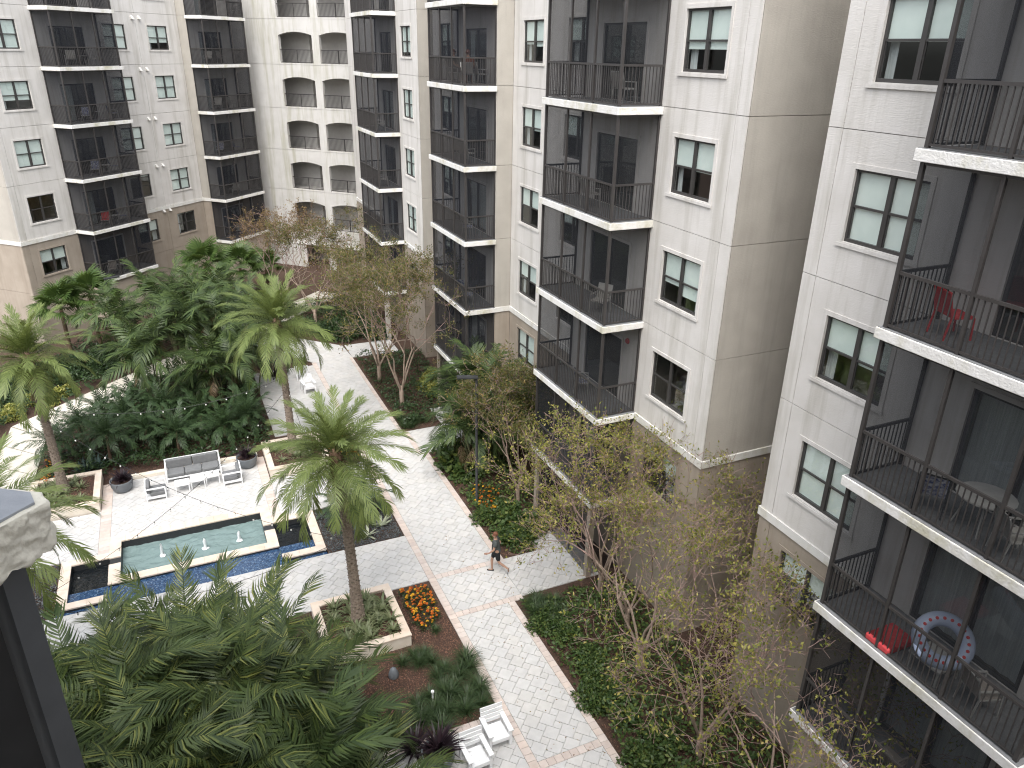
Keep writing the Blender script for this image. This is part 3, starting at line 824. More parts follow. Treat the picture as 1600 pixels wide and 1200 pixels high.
BANDS = [  # pink paver rows: x0, x1, y0, y1
 (6.68, 6.95, 6.0, 44.0), (8.85, 9.1, 6.0, 19.25), (9.45, 9.7, 21.45, 30.6), (9.0, 9.2, 33.1, 44.0), (6.95, 8.85, 12.75, 13.0), (6.95, 9.45, 19.25, 19.5), (6.95, 9.45, 21.45, 21.7),
 (2.02, 2.4, 27.755, 33.2), (-4.35, -3.95, 27.755, 33.2), (9.2, 9.45, 30.6, 33.1), (2.5, 6.68, 14.75, 14.97)]
allp = []
roots = {}
for nm, polys in FIELDS.items():
    b = MB()
    for pl in polys: b.poly([(p[0], p[1], 0.004) for p in pl])
    roots[nm] = b.build(nm, M['grout'], kind='structure')
    for pl in polys:
        for t in tile_field(pl):
            a, c = area_c(t); d = math.dist((c[0], c[1], 0), (0, 0, EYE))
            allp.append((-a * (EYE / d) / d ** 2, nm, t, c))
allp.sort(key=lambda e: e[0])
rest = {k: MB() for k in FIELDS}
cnt = 0
def in_view(x, y, z=0.0):
    v = Vector((x, y, z - EYE)); w = v.dot(_f)
    if w < 0.5: return False
    return abs(FPX * v.dot(_r2) / w) < 815 and abs(FPX * v.dot(_u2) / w) < 615
for k, nm, t, c in allp:
    jz = 0.034 + random.uniform(-0.002, 0.002)
    if cnt < 300 and in_view(*c):
        MB().prism(t, 0.005, jz).build('paver', M['paver'], roots[nm]); cnt += 1
    else:
        rest[nm].prism(t, 0.005, jz)
for nm, b in rest.items(): b.build('pavers', M['paver'], roots[nm], kind='stuff')
bp = MB(); bb = MB()
for x0, x1, y0, y1 in BANDS:
    bb.poly([(x0, y0, 0.0045), (x1, y0, 0.0045), (x1, y1, 0.0045), (x0, y1, 0.0045)])
    if y1 - y0 > x1 - x0:
        n = int((y1 - y0) / 0.235)
        for i in range(n):
            bp.box(x0 + .005, x1 - .005, y0 + (y1 - y0) * i / n + .005, y0 + (y1 - y0) * (i + 1) / n - .005, 0.0055, 0.035)
    else:
        n = int((x1 - x0) / 0.235)
        for i in range(n):
            bp.box(x0 + (x1 - x0) * i / n + .005, x0 + (x1 - x0) * (i + 1) / n - .005, y0 + .005, y1 - .005, 0.0055, 0.035)
bo = bb.build('paver_border', M['grout'], kind='structure'); bp.build('border_pavers', M['paver_pink'], bo, kind='stuff')

# concrete garden path in front of the left building
def slab_path(name, pts_far, pts_near, n):
    root = None; base = MB()
    for i in range(n):
        t0, t1 = i / n + 0.002, (i + 1) / n - 0.002
        L = lambda a, b, t: (a[0] + (b[0] - a[0]) * t, a[1] + (b[1] - a[1]) * t)
        pl = [L(*pts_near, t0), L(*pts_near, t1), L(*pts_far, t1), L(*pts_far, t0)]
        m = MB().prism(pl, 0.0, 0.06)
        if root is None: root = m.build(name, M['concrete'], kind='structure')
        else: m.build('path_slab', M['concrete'], root)
slab_path('path', ((-8.75, 41.0), (10.0, 58.8)), ((-7.05, 39.0), (11.4, 57.3)), 14)
slab_path('path', ((-9.35, 22.0), (-8.75, 41.0)), ((-7.35, 22.0), (-7.05, 39.0)), 9)

# ------------------------------------------------------------------ pool
M['pool_dark'] = mat_surface('pool_dark_tile', (0.022, 0.024, 0.026), (0.035, 0.037, 0.04), rough=0.35, nscale=20)
M['water'] = mat_water('water_teal', (0.17, 0.24, 0.235), scale=14, strength=0.25, stretch=(1, 1.6, 1))
M['water_dark'] = mat_water('water_black', (0.006, 0.008, 0.010), scale=6.0, strength=0.4, stretch=(1, 1.5, 1))
def mat_mosaic(name):
    m, nt, out = new_mat(name)
    p = N(nt, 'ShaderNodeBsdfPrincipled'); p.inputs['Roughness'].default_value = 0.12; p.inputs['Coat Weight'].default_value = 0.4
    ge = N(nt, 'ShaderNodeNewGeometry'); vo = N(nt, 'ShaderNodeTexVoronoi'); vo.distance = 'CHEBYCHEV'; vo.inputs['Scale'].default_value = 24.0; vo.inputs['Randomness'].default_value = 0.15
    nt.links.new(ge.outputs['Position'], vo.inputs['Vector'])
    sp = N(nt, 'ShaderNodeSeparateColor'); nt.links.new(vo.outputs['Color'], sp.inputs[0])
    rp = N(nt, 'ShaderNodeValToRGB'); e = rp.color_ramp.elements
    e[0].color = (0.012, 0.03, 0.07, 1); e[1].color = (0.16, 0.22, 0.30, 1); e[1].position = 1.0
    for pos, c in ((0.35, (0.022, 0.052, 0.115, 1)), (0.7, (0.035, 0.08, 0.165, 1)), (0.9, (0.06, 0.115, 0.20, 1))):
        k = e.new(pos); k.color = c
    nt.links.new(sp.outputs[0], rp.inputs[0]); nt.links.new(rp.outputs[0], p.inputs['Base Color'])
    no = N(nt, 'ShaderNodeTexNoise'); no.inputs['Scale'].default_value = 7; nt.links.new(ge.outputs['Position'], no.inputs['Vector'])
    bp_ = N(nt, 'ShaderNodeBump'); bp_.inputs['Strength'].default_value = 0.25; bp_.inputs['Distance'].default_value = 0.04
    nt.links.new(no.outputs['Fac'], bp_.inputs['Height']); nt.links.new(bp_.outputs[0], p.inputs['Normal'])
    nt.links.new(p.outputs[0], out.inputs[0]); return m
M['mosaic'] = mat_mosaic('blue_mosaic')
pool = thing('pool', 'long teal reflecting pool with stone coping, dark side basins and blue tiled lower basin', 'pool', (-0.95, 26.3, 0))
def at(x, y, z=0): return (x + 0.95, y - 26.3, z)
def pbox(m, x0, x1, y0, y1, z0, z1): m.box(x0 + .95, x1 + .95, y0 - 26.3, y1 - 26.3, z0, z1); return m
def pquad(x0, x1, y0, y1, z, name, mat):
    m = MB(); m.poly([at(x0, y0, z), at(x1, y0, z), at(x1, y1, z), at(x0, y1, z)]); return m.build(name, mat, pool)
def stone_row(x0, x1, y0, y1, ztop, size=0.55, z0=-0.5, name='coping_stone', mat='coping'):
    lx, ly = x1 - x0, y1 - y0
    n = max(1, round((lx if lx > ly else ly) / size))
    for i in range(n):
        if lx > ly: a = (x0 + lx * i / n + .003, x0 + lx * (i + 1) / n - .003, y0, y1)
        else: a = (x0, x1, y0 + ly * i / n + .003, y0 + ly * (i + 1) / n - .003)
        o = pbox(MB(), *a, ztop - 0.05, ztop + random.uniform(-.0015, .0015)).build(name, M[mat], pool)
WX0, WX1, WY0, WY1 = -3.55, 1.62, 26.1, 28.4
# walls under the coping
w = MB()
pbox(w, -3.93, -3.555, 25.73, 28.82, -1.0, -0.001); pbox(w, 1.625, 2.0, 25.73, 28.82, -1.0, -0.001)
pbox(w, -3.55, 1.62, 28.405, 28.82, -1.0, -0.001); pbox(w, -3.55, 1.62, 25.73, 26.095, -1.0, -0.001)
pbox(w, 3.305, 3.64, 24.8, 27.75, -1.0, -0.001); pbox(w, 2.005, 3.3, 27.405, 27.75, -1.0, -0.001); pbox(w, 2.005, 3.3, 24.8, 25.145, -1.0, -0.002)
pbox(w, -5.54, -5.205, 24.8, 27.75, -1.0, -0.001); pbox(w, -5.2, -3.935, 27.405, 27.75, -1.0, -0.001); pbox(w, -5.2, -3.935, 24.8, 25.145, -1.0, -0.002)
pbox(w, 2.005, 3.66, 27.76, 28.84, -1.0, 0.003); pbox(w, -5.56, -3.935, 27.76, 28.84, -1.0, 0.003)
w.build('pool_wall', M['pool_dark'], pool)
ZC = 0.052
stone_row(-3.95, 2.02, 28.4, 28.83, ZC); stone_row(-3.95, 2.02, 25.7, 26.1, ZC)
stone_row(-3.95, -3.55, 27.35, 28.4, ZC); stone_row(-3.95, -3.55, 26.1, 26.95, ZC); stone_row(1.62, 2.02, 27.35, 28.4, ZC); stone_row(1.62, 2.02, 26.1, 26.95, ZC)
stone_row(-3.94, -3.56, 26.95, 27.35, -0.1, mat='cream', name='spillway_stone'); stone_row(1.63, 2.01, 26.95, 27.35, -0.1, mat='cream', name='spillway_stone')
for sx0, sx1, ix0, ix1 in ((3.3, 3.65, 2.02, 3.3), (-5.55, -5.2, -5.2, -3.95)):
    stone_row(sx0, sx1, 24.8, 27.75, ZC); stone_row(ix0, ix1, 27.4, 27.75, ZC); stone_row(ix0, ix1, 24.8, 25.15, ZC)
def ripples(x0, x1, y0, y1, z, mat, amp, seed, step=.035):
    nx, ny = int((x1 - x0) / step), int((y1 - y0) / step); m = MB()
    for i in range(nx + 1):
        for j in range(ny + 1):
            x, y = x0 + (x1 - x0) * i / nx, y0 + (y1 - y0) * j / ny
            p = Vector((x * 2.6 + seed, y * 4.2 + .8 * mnoise.noise(Vector((x, y, seed))), 0))
            h = mnoise.noise(p) + .5 * mnoise.noise(p * 2.1 + Vector((3, 1, 7))) + .25 * mnoise.noise(p * 4.3)
            m.v.append(at(x, y, z + amp * h))
    for i in range(nx):
        for j in range(ny): a = i * (ny + 1) + j; m.f.append((a, a + ny + 1, a + ny + 2, a + 1))
    m.build('water', mat, pool, smooth=True)
ripples(WX0, WX1, WY0, WY1, -0.30, M['water'], .045, 1.0)
ripples(2.02, 3.3, 25.15, 27.4, -0.22, M['water_dark'], .014, 5.0); ripples(-5.2, -3.95, 25.15, 27.4, -0.22, M['water_dark'], .014, 9.0)
pquad(-5.55, 3.65, 24.52, 25.8, -0.08, 'mosaic_floor', M['mosaic'])
pquad(-5.56, 3.66, 24.5, 28.84, -1.0, 'pool_floor', M['pool_dark'])
M['foam'] = mat_surface('white_water', (0.75, 0.8, 0.82), (0.85, 0.88, 0.9), rough=0.3, nscale=30)
def jet(x, y, h, label):
    m = MB(); rnd = random.Random(int(x * 100))
    prof = [(0.13, 0.012), (0.075, 0.03), (0.052, h * .2), (0.048, h * .45), (0.052, h * .7), (0.03, h * .93), (0.004, h)]
    m.lathe(prof, 9)
    m.v = [(v[0] + rnd.uniform(-.022, .022), v[1] + rnd.uniform(-.022, .022), v[2]) for v in m.v]
    o = m.build('fountain_jet', M['foam'], None, smooth=True, label=label, category='fountain jet', group='jets along the reflecting pool')
    o.location = (x, y, -0.298)
jet(-2.15, 27.3, 0.55, 'tallest white water jet, leftmost in the teal pool')
jet(-0.62, 27.15, 0.48, 'thin white water jet in the middle of the teal pool')
jet(0.66, 27.2, 0.44, 'short white water jet at the right end of the teal pool')

# ------------------------------------------------------------------ raised planters
def planter(x0, x1, y0, y1, label):
    t = thing('planter', label, 'planter', ((x0 + x1) / 2, (y0 + y1) / 2, 0))
    hx, hy, h, wd = (x1 - x0) / 2, (y1 - y0) / 2, 0.46, 0.26
    m = MB()
    m.box(-hx + .02, hx - .02, -hy + .02, -hy + wd - .02, 0.0, h - .05); m.box(-hx + .02, hx - .02, hy - wd + .02, hy - .02, 0.0, h - .05)
    m.box(-hx + .02, -hx + wd - .02, -hy + wd - .019, hy - wd + .019, 0.0, h - .05); m.box(hx - wd + .02, hx - .02, -hy + wd - .019, hy - wd + .019, 0.0, h - .05)
    m.build('planter_wall', M['cream'], t)
    n = 4
    for i in range(n):
        a, c = -hx + 2 * hx * i / n + .003, -hx + 2 * hx * (i + 1) / n - .003
        MB().box(a, c, -hy, -hy + wd, h - .05, h).build('cap_stone', M['coping'], t); MB().box(a, c, hy - wd, hy, h - .05, h).build('cap_stone', M['coping'], t)
        a, c = -hy + wd + (2 * hy - 2 * wd) * i / n + .003, -hy + wd + (2 * hy - 2 * wd) * (i + 1) / n - .003
        MB().box(-hx, -hx + wd, a, c, h - .05, h).build('cap_stone', M['coping'], t); MB().box(hx - wd, hx, a, c, h - .05, h).build('cap_stone', M['coping'], t)
    s = MB(); k = 14
    gx = [-hx + wd - .01 + (2 * hx - 2 * wd + .02) * i / k for i in range(k + 1)]; gy = [-hy + wd - .01 + (2 * hy - 2 * wd + .02) * i / k for i in range(k + 1)]
    hz = [[0.36 + 0.06 * mnoise.noise(Vector((x * 1.7 + x0, y * 1.7 + y0, 0))) for y in gy] for x in gx]
    for i in range(k):
        for j in range(k):
            s.poly([(gx[i], gy[j], hz[i][j]), (gx[i+1], gy[j], hz[i+1][j]), (gx[i+1], gy[j+1], hz[i+1][j+1]), (gx[i], gy[j+1], hz[i][j+1])])
    s.build('soil', M['soil'], t, smooth=True)
    return t
planter(2.42, 5.15, 18.6, 21.4, 'cream stone planter with a palm beside the orange flower bed, nearest the camera')
planter(2.42, 5.15, 31.0, 33.9, 'cream stone planter right of the sofa, behind the front palm crown')
planter(-7.05, -4.35, 31.0, 33.9, 'cream stone planter left of the sofa with a leaning palm')
planter(-7.05, -4.35, 18.6, 21.4, 'cream stone planter at the lower left under the palm fronds')
led = thing('garden_ledge', 'low cream stone ledge running behind the sofa', 'ledge', (-0.95, 33.35, 0))
for i in range(10):
    a = -3.1 + 6.2 * i / 10; MB().box(a + .003, a + .617, -0.14, 0.14, 0, 0.17).build('ledge_stone', M['cream'], led)
# ------------------------------------------------------------------ furniture and small things
M['white_paint'] = mat_surface('white_paint', (0.74, 0.75, 0.76), (0.79, 0.80, 0.81), rough=0.45, nscale=5)
M['cushion'] = mat_surface('grey_cushion', (0.14, 0.145, 0.15), (0.17, 0.175, 0.18), rough=0.95, nscale=8, bump=0.2, bscale=120)
M['pot'] = mat_surface('grey_pot', (0.13, 0.145, 0.16), (0.16, 0.175, 0.19), rough=0.6, nscale=4)
M['dark_metal'] = mat_surface('dark_metal', (0.03, 0.032, 0.034), (0.04, 0.042, 0.044), rough=0.45)
M['alu'] = mat_surface('pale_metal', (0.42, 0.42, 0.40), (0.48, 0.48, 0.46), rough=0.5, nscale=6)
M['sling'] = mat_surface('chair_sling', (0.40, 0.39, 0.36), (0.46, 0.45, 0.42), rough=0.8, nscale=20)
M['blue_cloth'] = mat_surface('blue_pattern_cloth', (0.05, 0.07, 0.22), (0.55, 0.57, 0.62), rough=0.9, nscale=16, detail=1)
M['red_cloth'] = mat_surface('red_cloth', (0.50, 0.05, 0.06), (0.62, 0.08, 0.08), rough=0.85, nscale=9)
M['wood'] = mat_surface('weathered_wood', (0.30, 0.27, 0.24), (0.38, 0.35, 0.32), rough=0.8, nscale=12, stretch=(6, 1, 1))

def cushion_box(x0, x1, y0, y1, z0, z1, mat, parent, name='cushion'):
    o = MB().box(x0, x1, y0, y1, z0, z1).build(name, mat, parent); bevel(o, min(z1 - z0, y1 - y0) * 0.3, 3)
    return o

# three-seat sofa facing the pool
sofa = thing('sofa', 'long grey cushioned sofa with white frame beside the pool', 'sofa', (-0.66, 32.72, 0.035))
w, d = 1.12, 0.42
f = MB()
for x in (-w, w): 
    f.box(x - .03, x + .03, -d, -d + .06, 0, .62); f.box(x - .03, x + .03, d - .06, d, 0, .78); f.box(x - .03, x + .03, -d + .06, d - .06, .56, .62); f.box(x - .03, x + .03, -d + .06, d - .06, .16, .22)
f.box(-w + .03, w - .03, -d, -d + .05, .16, .22); f.box(-w + .03, w - .03, d - .05, d, .16, .22); f.box(-w + .03, w - .03, d - .05, d, .72, .78); f.box(-w + .03, w - .03, -d + .06, d - .06, .17, .205)
f.build('frame', M['white_paint'], sofa)
for i in range(3):
    a = -w + .04 + (2 * w - .08) * i / 3; cushion_box(a + .008, a + (2 * w - .08) / 3 - .008, -d + .01, d - .2, .21, .40, M['cushion'], sofa, 'seat_cushion')
for i in range(2):
    a = -w + .04 + (2 * w - .08) * i / 2; o = cushion_box(a + .01, a + (2 * w - .08) / 2 - .01, d - .23, d - .06, .36, .80, M['cushion'], sofa, 'back_cushion')
def armchair(x, y, rz, label):
    t = thing('armchair', label, 'armchair', (x, y, 0.035), rz, 'white framed armchairs around the coffee tables')
    w, d = .38, .40; f = MB()
    for sx in (-w, w):
        f.box(sx - .025, sx + .025, -d, -d + .05, 0, .6); f.box(sx - .025, sx + .025, d - .05, d, 0, .72); f.box(sx - .025, sx + .025, -d + .05, d - .05, .55, .6); f.box(sx - .025, sx + .025, -d + .05, d - .05, .12, .17)
    f.box(-w + .025, w - .025, -d, -d + .045, .15, .2); f.box(-w + .025, w - .025, d - .05, d, .67, .72); f.box(-w + .025, w - .025, d - .05, d, .15, .2); f.box(-w + .025, w - .025, -d + .045, d - .05, .16, .19)
    f.build('frame', M['white_paint'], t)
    cushion_box(-w + .03, w - .03, -d + .02, d - .17, .2, .37, M['cushion'], t, 'seat_cushion'); cushion_box(-w + .03, w - .03, d - .2, d - .05, .34, .72, M['cushion'], t, 'back_cushion')
armchair(-2.22, 31.38, R(90), 'white framed armchair with grey cushions left of the coffee tables')
armchair(0.86, 31.48, R(-90), 'white framed armchair with grey cushions right of the coffee tables')
for i, (x, y, lab) in enumerate(((-1.18, 31.45, 'small white coffee table nearest the left armchair'), (-0.55, 31.57, 'small white coffee table between the two others'), (0.06, 31.72, 'small white coffee table nearest the right armchair'))):
    t = thing('coffee_table', lab, 'table', (x, y, 0.035), 0, 'white coffee tables in front of the sofa')
    MB().box(-.29, .29, -.26, .26, .36, .41).build('table_top', M['white_paint'], t)
    for sx in (-.265, .265):
        for sy in (-.235, .235): MB().box(sx - .02, sx + .02, sy - .02, sy + .02, 0, .359).build('leg', M['white_paint'], t)

# slatted white garden chairs
def slat_chair(x, y, rz, label, group=None, z=0.035):
    t = thing('garden_chair', label, 'chair', (x, y, z), rz, group)
    for sx in (-.3, .3):
        MB().box(sx - .04, sx + .04, -.36, -.27, 0, .56).build('leg', M['white_paint'], t); MB().box(sx - .04, sx + .04, .26, .34, 0, .56).build('leg', M['white_paint'], t)
        MB().box(sx - .065, sx + .065, -.40, .36, .561, .60).build('armrest', M['white_paint'], t)
    for i in range(5):
        MB().box(-.255, .255, -.36 + i * .125, -.36 + i * .125 + .112, .36 - i * .012, .385 - i * .012).build('seat_slat', M['white_paint'], t)
    MB().box(-.255, .255, -.375, -.362, .26, .38).build('apron', M['white_paint'], t)
    for i in range(4):
        y0 = .275 + i * .028
        m = MB(); m.box(-.335, .335, y0, y0 + .026, .42 + i * .125, .535 + i * .125); m.build('back_slat', M['white_paint'], t)
    return t
slat_chair(6.20, 14.15, R(0), 'white slatted garden chair on the right of the pair by the lower planting bed')
slat_chair(5.38, 13.62, R(2), 'white slatted garden chair on the left of the pair by the lower planting bed')
slat_chair(5.75, 39.9, R(6), 'nearer of two white slatted chairs behind the palm trunk, left of the main walk')
slat_chair(5.75, 41.9, R(175), 'farther of two white slatted chairs behind the palm trunk, left of the main walk')
slat_chair(11.2, 30.9, R(30), 'white garden chair half hidden under palm fronds on the right side path')

# round pots with dark-leaved plants are planted later
def round_pot(x, y, label, r=0.46, h=0.52):
    t = thing('plant_pot', label, 'pot', (x, y, 0.035))
    m = MB(); m.lathe([(r * .62, 0), (r * .8, h * .15), (r * .95, h * .5), (r, h * .95), (r, h), (r * .93, h), (r * .9, h * .82), (0.001, h * .8)], 28)
    m.build('bowl', M['pot'], t, smooth=True)
    MB().lathe([(r * .9, h * .83), (0.001, h * .86)], 20).build('soil', M['soil'], t)
    return t
pot_spots = [(-3.55, 32.45, 'round grey pot with dark leaves left of the sofa'), (1.62, 32.55, 'round grey pot with dark leaves right of the sofa'),
             (4.45, 14.0, 'round grey pot with purple-black leaves beside the white garden chairs')]
pots = [round_pot(*p) for p in pot_spots]

# lamp posts
def lamp_post(x, y, h, rz, label):
    t = thing('lamp_post', label, 'lamp post', (x, y, 0), rz)
    MB().lathe([(.10, 0), (.10, .25), (.055, .3), (.05, h)], 12).build('pole', M['dark_metal'], t, smooth=True)
    MB().box(-.78, .06, -.13, .13, h - .02, h + .05).build('lamp_head', M['dark_metal'], t)
    MB().box(-.72, -.2, -.10, .10, h - .028, h - .021).build('lens', M['alu'], t)
lamp_post(10.14, 25.46, 5.95, R(-20), 'tall dark lamp post with flat head in the right bed by the marigolds')
lamp_post(-3.95, 49.6, 4.9, R(200), 'dark lamp post standing among palms before the left building')

# landscape light and sprinkler in the mulch bed
o = MB().lathe([(.15, 0), (.165, .05), (.14, .18), (.09, .3), (.05, .345), (.001, .36)], 18).build('path_light', M['pot'], None, smooth=True, label='dark egg-shaped garden light standing on brown mulch', category='garden light')
o.location = (4.22, 17.55, 0.0)
t = thing('sprinkler', 'small white sprinkler head among the lower grass clumps', 'sprinkler', (5.0, 16.1, 0)); MB().lathe([(.03, 0), (.03, .4), (.05, .41), (.05, .46), (.001, .47)], 10).build('stem', M['white_paint'], t)

# balcony furniture ------------------------------------------------
def patio_chair(x, y, z, rz, label, cloth='sling', frame='alu', group='chairs on the screened balconies', arms=True):
    t = thing('patio_chair', label, 'chair', (x, y, z), rz, group)
    f = MB(); w = .25
    for sx in (-w, w):
        MB().bar((sx, -.25, 0), (sx, -.22, .60 if arms else .42), .028).build('leg', M[frame], t)
        MB().bar((sx, .27, 0), (sx, .21, .42), .028).build('leg', M[frame], t)
        f.bar((sx, .21, .42), (sx, .33, .90), .028)
        if arms: f.bar((sx, -.24, .61), (sx, .27, .63), .04, .025)
        f.bar((sx, -.225, .42), (sx, .21, .42), .025)
    f.bar((-w, .33, .89), (w, .33, .89), .026); f.bar((-w, -.225, .41), (w, -.225, .41), .026)
    f.build('frame', M[frame], t)
    MB().box(-w + .01, w - .01, -.23, .21, .425, .445).build('seat', M[cloth], t)
    m = MB(); m.poly([(-w + .01, .215, .46), (w - .01, .215, .46), (w - .01, .325, .88), (-w + .01, .325, .88)]); m.poly([(-w + .01, .230, .46), (w - .01, .230, .46), (w - .01, .340, .88), (-w + .01, .340, .88)]); m.build('backrest', M[cloth], t)
    return t
def patio_table(x, y, z, label, r=.42, h=.72, mat='alu'):
    t = thing('patio_table', label, 'table', (x, y, z), 0, 'tables on the screened balconies')
    MB().lathe([(.001, h - .02), (r, h - .02), (r, h), (.001, h)], 20).build('table_top', M[mat], t)
    for k in range(4):
        a = k * math.pi / 2 + .6; MB().bar((math.cos(a) * r * .85, math.sin(a) * r * .85, 0), (math.cos(a) * r * .5, math.sin(a) * r * .5, h - .02), .025).build('leg', M[mat], t)
def apos(s, n): return ((s + _c + n) * _q, (s - _c - n) * _q)
FL = {1: 'lowest', 2: 'second', 3: 'third', 4: 'fourth', 5: 'fifth'}
# middle building, near bay (y 19.35-23.95) and far bay (31.49-36.04)
patio_chair(12.75, 20.3, LV(5), R(100), 'pale metal chair on the fifth balcony of the near bay, middle right building')
patio_chair(12.6, 20.6, LV(3), R(-60), 'pale chair turned away on the third balcony of the near bay, middle right building')
patio_chair(12.6, 21.5, LV(2), R(60), 'chair with blue cloth on the second balcony of the near bay, middle right building', 'blue_cloth', 'alu')
patio_chair(12.7, 21.8, LV(4), R(80), 'pale metal chair deep inside the fourth balcony of the near bay')
for k, rz, cl in ((5, 95, 'sling'), (4, 120, 'sling'), (3, 70, 'blue_cloth'), (2, 60, 'blue_cloth'), (1, 100, 'sling')):
    patio_chair(*((13.05, 32.25) if k == 5 else (12.55, 32.6)), LV(k), R(rz), 'chair near the railing of the %s balcony in the far bay, middle right building' % FL[k], cl)
for k in (2, 4): patio_chair(12.7, 33.9, LV(k), R(140), 'inner chair of the %s balcony in the far bay, middle right building' % FL[k], 'blue_cloth' if k == 2 else 'sling')
for k in (3, 4, 2): patio_chair(12.6, 47.2, LV(k), R(80), 'pale chair on the %s balcony of the farthest right building' % FL[k])
# left building
for k, cl, ds in ((5, 'sling', (5.4, 7.0)), (4, 'blue_cloth', (5.7, 7.8)), (3, 'blue_cloth', (5.6, 7.1)), (2, 'red_cloth', (5.6, 7.0)), (1, 'wood', (5.4, 6.7))):
    for i, dd in enumerate(ds):
        x, y = apos(_s0 + dd, 0.85); c2 = 'blue_cloth' if (k == 2 and i) else cl
        patio_chair(x, y, LV(k), R(45 + (60 if i else -50)), '%s chair on the %s left balcony of the left building' % ('left-hand' if i == 0 else 'right-hand', FL[k]), c2)
    x, y = apos(_s0 + sum(ds) / 2, 0.95); patio_table(x, y, LV(k), 'table between chairs on the %s left balcony of the left building' % FL[k], .3, .6)
for k, cl, dd in ((5, 'sling', (17.4, 18.9)), (4, 'sling', (17.8, 19.4)), (3, 'blue_cloth', (17.4, 19.3)), (2, 'sling', (18.6,)), (1, 'sling', (18.4,))):
    for i, q in enumerate(dd):
        x, y = apos(_s0 + q, 0.8); patio_chair(x, y, LV(k), R(45 + (70 if i else -60)), '%s chair on the %s right balcony of the left building' % ('left-hand' if i == 0 else 'right-hand', FL[k]), cl)
# nearest building (y 9.42-4.87)
patio_chair(12.75, 8.6, LV(4), R(70), 'red folding chair on the fourth balcony of the nearest building', 'red_cloth', 'red_cloth', arms=False)
patio_chair(12.45, 7.9, LV(3), R(120), 'chair with blue patterned cloth on the third balcony of the nearest building', 'blue_cloth', 'dark_metal')
patio_table(12.75, 7.1, LV(3), 'grey round table on the third balcony of the nearest building', .5, .7)
patio_chair(12.5, 6.3, LV(3), R(60), 'pale chair beyond the round table on the third balcony of the nearest building')
patio_chair(12.5, 6.0, LV(2), R(70), 'pale chair beside the swim ring on the second balcony of the nearest building', 'wood')
patio_chair(12.6, 7.3, LV(1), R(90), 'grey wooden chair on the lowest balcony of the nearest building', 'wood', 'wood')
patio_chair(12.6, 6.3, LV(1), R(80), 'second grey chair on the lowest balcony of the nearest building', 'wood', 'alu')
# swim ring leaning on the railing
M['ring_blue'] = mat_surface('pale_blue_vinyl', (0.42, 0.50, 0.68), (0.50, 0.58, 0.74), rough=0.3, nscale=3)
ring = thing('swim_ring', 'pale blue inflatable swim ring with red dots on a balcony of the nearest building', 'swim ring', (12.55, 6.95, LV(2) + 0.78))
m = MB(); n1, n2, Rr, rr = 28, 12, .42, .145
for i in range(n1):
    for j in range(n2):
        a, b2 = 2 * math.pi * i / n1, 2 * math.pi * j / n2
        m.v.append(((Rr + rr * math.cos(b2)) * math.cos(a), (Rr + rr * math.cos(b2)) * math.sin(a), rr * math.sin(b2)))
for i in range(n1):
    for j in range(n2):
        m.f.append((i * n2 + j, ((i + 1) % n1) * n2 + j, ((i + 1) % n1) * n2 + (j + 1) % n2, i * n2 + (j + 1) % n2))
m.build('tube', M['ring_blue'], ring, smooth=True)
dm = MB().lathe([(.001, .005), (.03, 0), (.034, -.006)], 8).mesh('dot', M['red_cloth'])
for i in range(20):
    a = 2 * math.pi * i / 20
    put(dm, 'dot', ring, loc=((Rr) * math.cos(a), Rr * math.sin(a), rr + .004))
ring.rotation_euler = (R(28), R(-40), 0)
tt = thing('side_table', 'low table carrying the swim ring on the second balcony of the nearest building', 'table', (12.5, 6.95, LV(2)))
MB().box(-.35, .35, -.35, .35, .36, .40).build('table_top', M['alu'], tt)
for sx in (-.3, .3):
    for sy in (-.3, .3): MB().box(sx - .02, sx + .02, sy - .02, sy + .02, 0, .359).build('leg', M['alu'], tt)
pl_ = cushion_box(-.4, .4, -.3, .3, 0, .16, M['red_cloth'], None, 'floor_cushion'); pl_.location = (12.42, 7.9, LV(2) + .002); pl_['label'] = 'red cushion lying on the second balcony floor of the nearest building'; pl_['category'] = 'cushion'

# string lights between the palms (four palms, attached about 4 m up)
M['bulb'] = mat_surface('bulb_glass', (0.75, 0.75, 0.72), rough=0.15)
M['wire'] = mat_surface('black_wire', (0.012, 0.012, 0.012), rough=0.5)
PALM_XY = {'front': (3.75, 20.0), 'right': (3.72, 32.5), 'left': (-5.75, 32.7), 'near_left': (-5.65, 20.0)}
bulb_m = MB().lathe([(.001, -.11), (.022, -.10), (.03, -.075), (.022, -.045), (.013, -.04)], 8).mesh('bulb', M['bulb'], True)
sock_m = MB().lathe([(.014, -.042), (.016, 0), (.001, .002)], 8).mesh('socket', M['wire'])
def string_lights(a, b, za, zb, sag, label):
    A, B = Vector((*PALM_XY[a], za)), Vector((*PALM_XY[b], zb))
    t = thing('string_light', label, 'string lights', tuple(A), 0, 'bulb strings between the palms')
    pts = []; n = 30
    for i in range(n + 1):
        q = i / n; p = A.lerp(B, q) - A; p.z -= sag * 4 * q * (1 - q); pts.append(p)
    MB().tube(pts, 0.009, 4).build('wire', M['wire'], t)
    L = (B - A).length; k = int(L / 0.85)
    for i in range(1, k):
        q = i / k; p = A.lerp(B, q) - A; p.z -= sag * 4 * q * (1 - q)
        s = put(sock_m, 'socket', t, loc=p); put(bulb_m, 'bulb', s)
string_lights('left', 'front', 3.7, 3.6, 0.9, 'bulb string from the left palm across the pool to the front palm')
string_lights('right', 'near_left', 3.6, 3.6, 0.9, 'bulb string crossing the pool from the palm right of the sofa')
string_lights('left', 'right', 4.2, 4.2, 0.8, 'bulb string running behind the sofa between two palms')
string_lights('front', 'right', 3.9, 3.9, 0.7, 'bulb string on the right between the front palm and the palm behind it')
